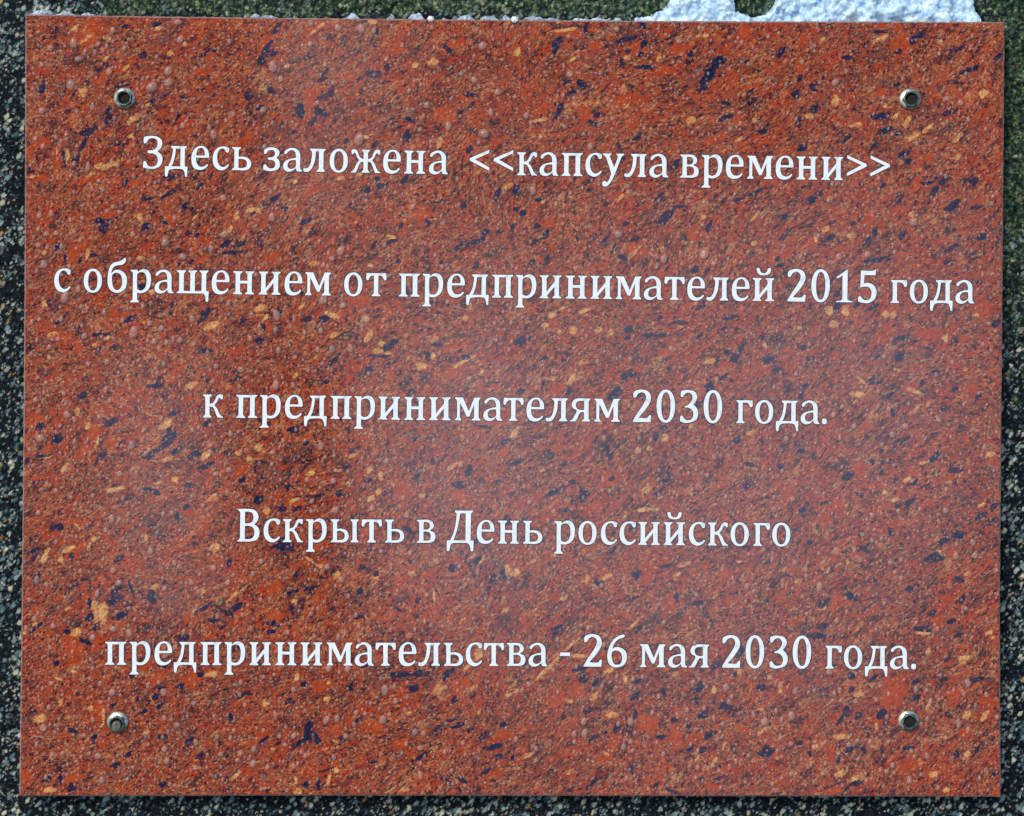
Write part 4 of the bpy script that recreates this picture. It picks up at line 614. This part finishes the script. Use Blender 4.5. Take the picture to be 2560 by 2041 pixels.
# chamfer, sawn sides and back as one ring
rim = []
n1 = 160
for k_ in range(n1): rim.append((k_ / n1, 0))
for k_ in range(n1): rim.append((1, k_ / n1))
for k_ in range(n1): rim.append((1 - k_ / n1, 1))
for k_ in range(n1): rim.append((0, 1 - k_ / n1))
V, Fc, MI = [], [], []
for lev in range(4):
    for i, (u_, v_) in enumerate(rim):
        if lev == 0:
            x, y = side(min(max(u_, .0016), .9984), min(max(v_, .0020), .9980)); z = 0
        elif lev == 1:
            x, y = side(u_, v_); jn = .5 * math.sin(i * 1.7) * math.sin(i * .31); x += jn * (1 if u_ in (0, 1) else 0); y += jn * (1 if v_ in (0, 1) else 0); z = -.0009
        elif lev == 2: x, y = side(u_, v_); z = -.0105
        else: x, y = side(.01 + .98 * u_, .01 + .98 * v_); z = -.0105
        V.append(L2(x, y, z))
R_ = len(rim)
for lev in range(3):
    for i in range(R_):
        j = (i + 1) % R_
        Fc.append((lev * R_ + i, (lev + 1) * R_ + i, (lev + 1) * R_ + j, lev * R_ + j))
obj('slab_edge', mesh('slab_edge', V, Fc, [MAT_EDGE]), root)

# ---- letters: white enamel level with the polish, edge shade painted as a dark line around each
def inside(poly, x, y):
    c = False; n = len(poly); j = n - 1
    for i in range(n):
        xi, yi = poly[i]; xj, yj = poly[j]
        if (yi > y) != (yj > y) and x < (xj - xi) * (y - yi) / (yj - yi) + xi: c = not c
        j = i
    return c
def glyph_mesh(ch):
    add, cut = G[ch]; add = [[(p[0], p[1]) for p in a_] for a_ in add]; cut = [[(p[0], p[1]) for p in a_] for a_ in cut]
    vs, es = [], []
    for poly in add + cut:
        b0 = len(vs); vs += [Vector(p) for p in poly]; es += [(b0 + i, b0 + (i + 1) % len(poly)) for i in range(len(poly))]
    ov, oe, of, *_ = delaunay_2d_cdt(vs, es, [], 0, 1e-4)
    tris = []
    for f in of:
        cx = sum(ov[i].x for i in f) / len(f); cy = sum(ov[i].y for i in f) / len(f)
        if any(inside(p, cx, cy) for p in add) and not any(inside(p, cx, cy) for p in cut):
            ar = sum(ov[f[i]].x * ov[f[(i + 1) % len(f)]].y - ov[f[(i + 1) % len(f)]].x * ov[f[i]].y for i in range(len(f)))
            tris.append(tuple(f) if ar > 0 else tuple(reversed(f)))
    ids = sorted({i for t in tris for i in t}); rm = {i: k for k, i in enumerate(ids)}
    P = [(ov[i].x, ov[i].y) for i in ids]; tris = [tuple(rm[i] for i in t) for t in tris]
    ed = {}
    for t in tris:
        for i in range(len(t)): ed[(t[i], t[(i + 1) % len(t)])] = 1
    bd = [e for e in ed if (e[1], e[0]) not in ed]
    nrm = {}
    for a_, b_ in bd:
        dx, dy = P[b_][0] - P[a_][0], P[b_][1] - P[a_][1]; d = math.hypot(dx, dy) or 1
        for q in (a_, b_):
            n_ = nrm.setdefault(q, [0, 0]); n_[0] += dy / d; n_[1] -= dx / d
    HT = .00016; off = 1.9
    for q, (a_, b_) in nrm.items():
        d = math.hypot(a_, b_) or 1; P[q] = (P[q][0] - a_ / d * .45, P[q][1] - b_ / d * .45)
    V = [(p[0] * U, p[1] * U, HT) for p in P]; F = list(tris); MI = [0] * len(F); om = {}
    for q, (a_, b_) in nrm.items():
        d = math.hypot(a_, b_) or 1; om[q] = len(V)
        V.append(((P[q][0] + a_ / d * off) * U, (P[q][1] + b_ / d * off) * U, .00003))
    for a_, b_ in bd: F.append((a_, om[a_], om[b_], b_)); MI.append(1)
    return mesh('letter', V, F, [MAT_LETTER, MAT_GROOVE_SHADE], False, MI)
GM = {}; CHARS = []
for li, (kn, txt) in enumerate(LINES):
    items = [(t[0], float(t[1:])) for t in txt.split()] + DIGITS[li] + EXTRA[li]
    items.sort(key=lambda q: q[1])
    kx = [p[0] for p in kn]; ky = [p[1] for p in kn]
    def bl(x):
        if x < kx[0]: return ky[0] + (x - kx[0]) * (ky[1] - ky[0]) / (kx[1] - kx[0])
        if x > kx[-1]: return ky[-1] + (x - kx[-1]) * (ky[-1] - ky[-2]) / (kx[-1] - kx[-2])
        return float(np.interp(x, kx, ky))
    CHARS.append([(c_, x_, bl(x_ + 20)) for c_, x_ in items])
    for ch, x in items:
        if ch not in GM: GM[ch] = glyph_mesh(ch)
        y = bl(x + 20); an = math.atan2(bl(x + 90) - bl(x - 50), 140)
        nm = 'digit' if ch.isdigit() else {'.': 'full_stop', '-': 'hyphen', '<': 'angle_mark', '>': 'angle_mark'}.get(ch, 'letter')
        s = 1.0
        obj(nm, GM[ch], root, Matrix.Translation(L2(x, y + .35 * math.tan(an))) @ Matrix.Rotation(-an, 4, 'Z'))

# ================================================================ bolts
def ringmesh(name, prof, n, mat, hexr=None, cap=True, rot=0.0, smooth=False):
    """profile [(r, z, hexness)] revolved; hexness 1 gives a hexagon"""
    V, F = [], []
    for (r, z, hx) in prof:
        for j in range(n):
            th = 2 * math.pi * j / n + rot
            k6 = math.cos(math.pi / 6) / math.cos(((2 * math.pi * j / n) % (math.pi / 3)) - math.pi / 6)
            q = r * (1 + (k6 - 1) * hx); V.append((q * math.cos(th), q * math.sin(th), z))
    for i in range(len(prof) - 1):
        for j in range(n):
            j2 = (j + 1) % n; F.append((i * n + j, i * n + j2, (i + 1) * n + j2, (i + 1) * n + j))
    if cap: F.append(tuple((len(prof) - 1) * n + j for j in range(n)))
    return mesh(name, V, F, [mat], smooth)
bolts = [((311.6, 246.5), 27.3, .35, (3.5, 3.5), 'TL', 11.5), ((2275, 248.7), 27.4, .08, (2.5, 3.0), 'TR', 13.0),
         ((294.5, 1805.5), 27.2, .62, (0, 7.5), 'BL', 12.5), ((2271.2, 1802.4), 26.8, 1.0, (1.0, 1.5), 'BR', 13.5)]
BL = {'TL': 'zinc flange nut at the upper left of the red plaque, above the capital letter З', 'TR': 'zinc flange nut at the upper right of the red plaque, above the closing angle marks',
      'BL': 'zinc flange nut with a bare stud end at the lower left of the red plaque', 'BR': 'zinc flange nut at the lower right of the red plaque, below the last full stop'}
for (bx, by), R, hrot, (ox, oy), key, rs in bolts:
    e = bpy.data.objects.new('flange_nut', None); C.objects.link(e); e.empty_display_size = .01
    e.matrix_world = BASE @ Matrix.Translation(L2(bx, by))
    tag(e, BL[key], 'nut', 'nuts that hold the plaque')
    r = R * U
    obj('flange', ringmesh('flange', [(r * .97, -.0002, 0), (r, .0004, 0), (r * .97, .0009, 0), (r * .90, .0012, 0), (r * .72, .0020, 0), (r * .5, .0023, 0)], 48, MAT_ZINC, cap=False, smooth=True), e)
    hx = Matrix.Translation((ox * .35 * U, -oy * .35 * U, 0))
    hr = r * .80
    obj('hex_nut', ringmesh('hex_nut', [(hr, .0012, 1), (hr, .0034, 1), (hr * .93, .0042, .55), (hr * .82, .0045, 0), (hr * .74, .0045, 0), (hr * .62, .0036, 0), (hr * .60, .0012, 0)], 48, MAT_ZINC2, cap=False, rot=hrot), e, hx)
    zt = .0052 if key == 'BL' else .0030
    rr_ = rs * U
    st = ringmesh('stud', [(rr_, -.0002, 0)] + [(rr_ * (1 - .05 * (q % 2)), .0004 + q * .00035, 0) for q in range(int((zt - .0008) / .00035))] + [(rr_ * .92, zt - .0002, 0), (rr_ * .74, zt, 0), (rr_ * .3, zt + .0001, 0)], 32, MAT_STUD if key == 'BL' else MAT_STUD_DARK)
    obj('stud', st, e, Matrix.Translation((ox * U, -oy * U, 0)))

# ================================================================ water drops
def drop_mesh(name, n1, n2, elong=0.0, sd=0):
    rg = random.Random(sd); V, F = [], []
    ph0 = rg.uniform(0, 6); am = rg.uniform(.02, .07)
    for i in range(n1):
        t = i / (n1 - 1); r = t; z = math.sqrt(max(0, 1 - t * t)) ** 1.15 if t < 1 else 0
        if i == 0: V.append((0, -.05, z)); continue
        for j in range(n2):
            th = 2 * math.pi * j / n2; q = r * (1 + am * math.sin(2 * th + ph0) + am * .7 * math.sin(3 * th + ph0 * 2))
            V.append((q * math.cos(th), q * math.sin(th) * (1 if math.sin(th) < 0 else 1 + elong), z - (.03 if i == n1 - 1 else 0)))
    for j in range(n2): F.append((0, 1 + j, 1 + (j + 1) % n2))
    for i in range(1, n1 - 1):
        for j in range(n2):
            a0 = 1 + (i - 1) * n2; b0 = a0 + n2; j2 = (j + 1) % n2; F.append((a0 + j, b0 + j, b0 + j2, a0 + j2))
    return V, F
variants = []
for q in range(6):
    V, F = drop_mesh('water_drop', 6, 14, .12 * (q % 3), q); variants.append(mesh('water_drop', V, F, [MAT_WATER], True))
D = sorted(parse(DROPS, 4), key=lambda d: -d[2] * d[3]); big, small = D[:300], D[300:]
TEXTS = ['Здесь заложена <<капсула времени>>', 'с обращением от предпринимателей 2015 года', 'к предпринимателям 2030 года.', 'Вскрыть в День российского', 'предпринимательства - 26 мая 2030 года.']
ORD = ['first', 'second', 'third', 'fourth', 'fifth']
MARKS = []                                # (x, y, phrase) of every character
for li, tx in enumerate(TEXTS):
    it = CHARS[li]; q = 0
    for wd in tx.split():
        seen = {}
        for ch in wd:
            c_, gx, gy = it[q]; assert c_ == ch, (c_, ch, li); q += 1
            seen[ch] = seen.get(ch, 0) + 1
            dup = wd.count(ch) > 1
            nm = {'<': 'opening mark', '>': 'closing mark', '.': 'full stop', '-': 'hyphen'}.get(ch, ch)
            ph = 'the ' + (ORD[seen[ch] - 1] + ' ' if dup else '') + nm
            wc = wd.strip('.<>')
            if len(wc) > 1 or wc in 'скв': ph += ' of ' + wc if ch not in '.-<>' else ' at ' + wc
            if wc in ('года', '2030', 'в'): ph += ' line ' + ('one', 'two', 'three', 'four', 'five')[li]
            MARKS.append((gx + 24, gy - 29, ph))
for (bx, by), R, hr_, o_, key, rs in bolts: MARKS.append((bx, by, 'the ' + {'TL': 'upper left', 'TR': 'upper right', 'BL': 'lower left', 'BR': 'lower right'}[key] + ' nut'))
MARKS += [(248, 1530, 'the tan block at the left'), (773, 1842, 'the A-shaped navy fleck'), (1390, 1650, 'the long ochre streak'), (1775, 190, 'the big navy fleck'),
          (208, 229, 'the round ochre spot'), (2243, 1712, 'the big plain red patch'), (1669, 540, 'the bright blue fleck'), (414, 1105, 'the cluster of blue flecks at left'),
          (2337, 1395, 'the navy fleck with a tan cap'), (1460, 1238, 'the blue triangular fleck'), (1096, 1723, 'the ochre fleck under the ьс letters'), (70, 40, 'the upper left corner'),
          (2505, 60, 'the upper right corner'), (55, 1985, 'the lower left corner'), (2498, 1985, 'the lower right corner'), (1280, 1990, 'the middle of the lower edge'),
          (640, 1990, 'the lower edge at left'), (1900, 1990, 'the lower edge at right'), (55, 1150, 'the left edge at mid height'), (60, 560, 'the left edge above line two'), (2505, 1150, 'the right edge at mid height')]
def describe(x, y, a_, b_):
    gx, gy, ph = min(MARKS, key=lambda m: math.hypot((m[0] - x), (m[1] - y) * .8))
    dx, dy = x - gx, y - gy
    v = '' if abs(dy) < 30 else ('well ' if abs(dy) > 120 else '') + ('above' if dy < 0 else 'below')
    h_ = '' if abs(dx) < 14 else ('far ' if abs(dx) > 120 else '') + ('left' if dx < 0 else 'right')
    if v and h_: pos = v + ' and ' + h_ + ' of'
    elif h_: pos = h_ + ' of'
    else: pos = v or 'touching'
    sz = 'large' if a_ * b_ > 110 else 'medium' if a_ * b_ > 62 else 'small'
    sh = 'tall' if b_ > a_ * 1.25 else 'wide' if a_ > b_ * 1.08 else 'round'
    if h_ and v and len(ph.split()) > 6: pos = pos.replace('well ', '').replace('far ', '')
    return sz + ' ' + sh + ' water drop ' + pos + ' ' + ph
labels = {}
for i, d in enumerate(big): labels.setdefault(describe(*d), []).append(i)
LAB = [None] * len(big)
for lb, ids in labels.items():
    ids.sort(key=lambda i: big[i][1])
    if len(ids) == 1: LAB[ids[0]] = lb
    elif len(ids) <= 8:
        wds = {2: ('upper', 'lower'), 3: ('highest', 'middle', 'lowest'), 4: ('highest', 'second highest', 'third highest', 'lowest'), 5: ('highest', 'second highest', 'middle', 'second lowest', 'lowest'), 6: ('highest', 'second highest', 'third highest', 'third lowest', 'second lowest', 'lowest'), 7: ('highest', 'second highest', 'third highest', 'middle', 'third lowest', 'second lowest', 'lowest'), 8: ('highest', 'second highest', 'third highest', 'fourth highest', 'fourth lowest', 'third lowest', 'second lowest', 'lowest')}[len(ids)]
        for i, w_ in zip(ids, wds): LAB[i] = w_ + ' ' + lb
    else:
        for i in ids: LAB[i] = lb
for i, (x, y, a_, b_) in enumerate(big):
    o = obj('water_drop', variants[i % 6], None, BASE @ Matrix.Translation(L2(x, y, 0)) @ Matrix.Rotation(rnd.uniform(-.2, .2), 4, 'Z') @ Matrix.Diagonal((a_ * U, b_ * U * .96, min(a_, b_) * U * .50, 1)))
    tag(o, LAB[i], 'water drop', 'water drops on the plaque')
# the countless fine drops
Vt, Ft = drop_mesh('d', 4, 8); Vt = np.array(Vt); Ft = [tuple(f) for f in Ft]
pts = [(x, y, a_, b_) for x, y, a_, b_ in small]; rg = random.Random(99)
occ = {}
def on_letter(x, y):
    for li, it in enumerate(CHARS):
        if abs(it[0][2] + (x - it[0][1]) * .012 - y - 25) > 75: continue
        for c_, gx, gy in it:
            if gx - 4 < x < gx + 86:
                for ox_, oy_ in ((0, 0), (3, 0), (-3, 0), (0, 3), (0, -3)):
                    lx, ly = x + ox_ - gx, gy - y - oy_
                    if any(inside([(p[0], p[1]) for p in pl], lx, ly) for pl in G[c_][0]) and not any(inside([(p[0], p[1]) for p in pl], lx, ly) for pl in G[c_][1]): return True
    return False
def free(x, y, r):
    cx, cy = int(x // 24), int(y // 24)
    for i in (-1, 0, 1):
        for j in (-1, 0, 1):
            for (a1, b1, c1) in occ.get((cx + i, cy + j), ()):
                if (x - a1) ** 2 + (y - b1) ** 2 < (r + c1) ** 2: return False
    occ.setdefault((cx, cy), []).append((x, y, r)); return True
for (x, y, a_, b_) in D: free(x, y, b_)
for (bx, by), R, *_ in bolts: free(bx, by, R)
n = 0
while n < 9000:
    x = rg.uniform(70, 2494); y = rg.uniform(60, 1980)
    den = .42 + .58 * math.exp(-x / 800) + .12 * (y > 1000)
    if rg.random() > den: continue
    if on_letter(x, y): continue
    r = 2.0 + rg.expovariate(1 / 1.2); r = min(r, 6.5)
    if not free(x, y, r * 1.1): continue
    pts.append((x, y, r, r * rg.uniform(1.0, 1.35))); n += 1
nvt = len(Vt); allv = np.zeros((len(pts) * nvt, 3)); allf = []
for i, (x, y, a_, b_) in enumerate(pts):
    q = Vt * np.array((a_ * U, b_ * U, a_ * U * .55)); q += np.array(L2(x, y, 0)); allv[i * nvt:(i + 1) * nvt] = q
    allf += [tuple(k_ + i * nvt for k_ in f) for f in Ft]
tag(obj('fine_drops', mesh('fine_drops', allv.tolist(), allf, [MAT_WATER], True), None, BASE), 'countless fine water drops spread over the polished face of the plaque', 'water drops', kind='stuff')
print('objects', len(bpy.data.objects))
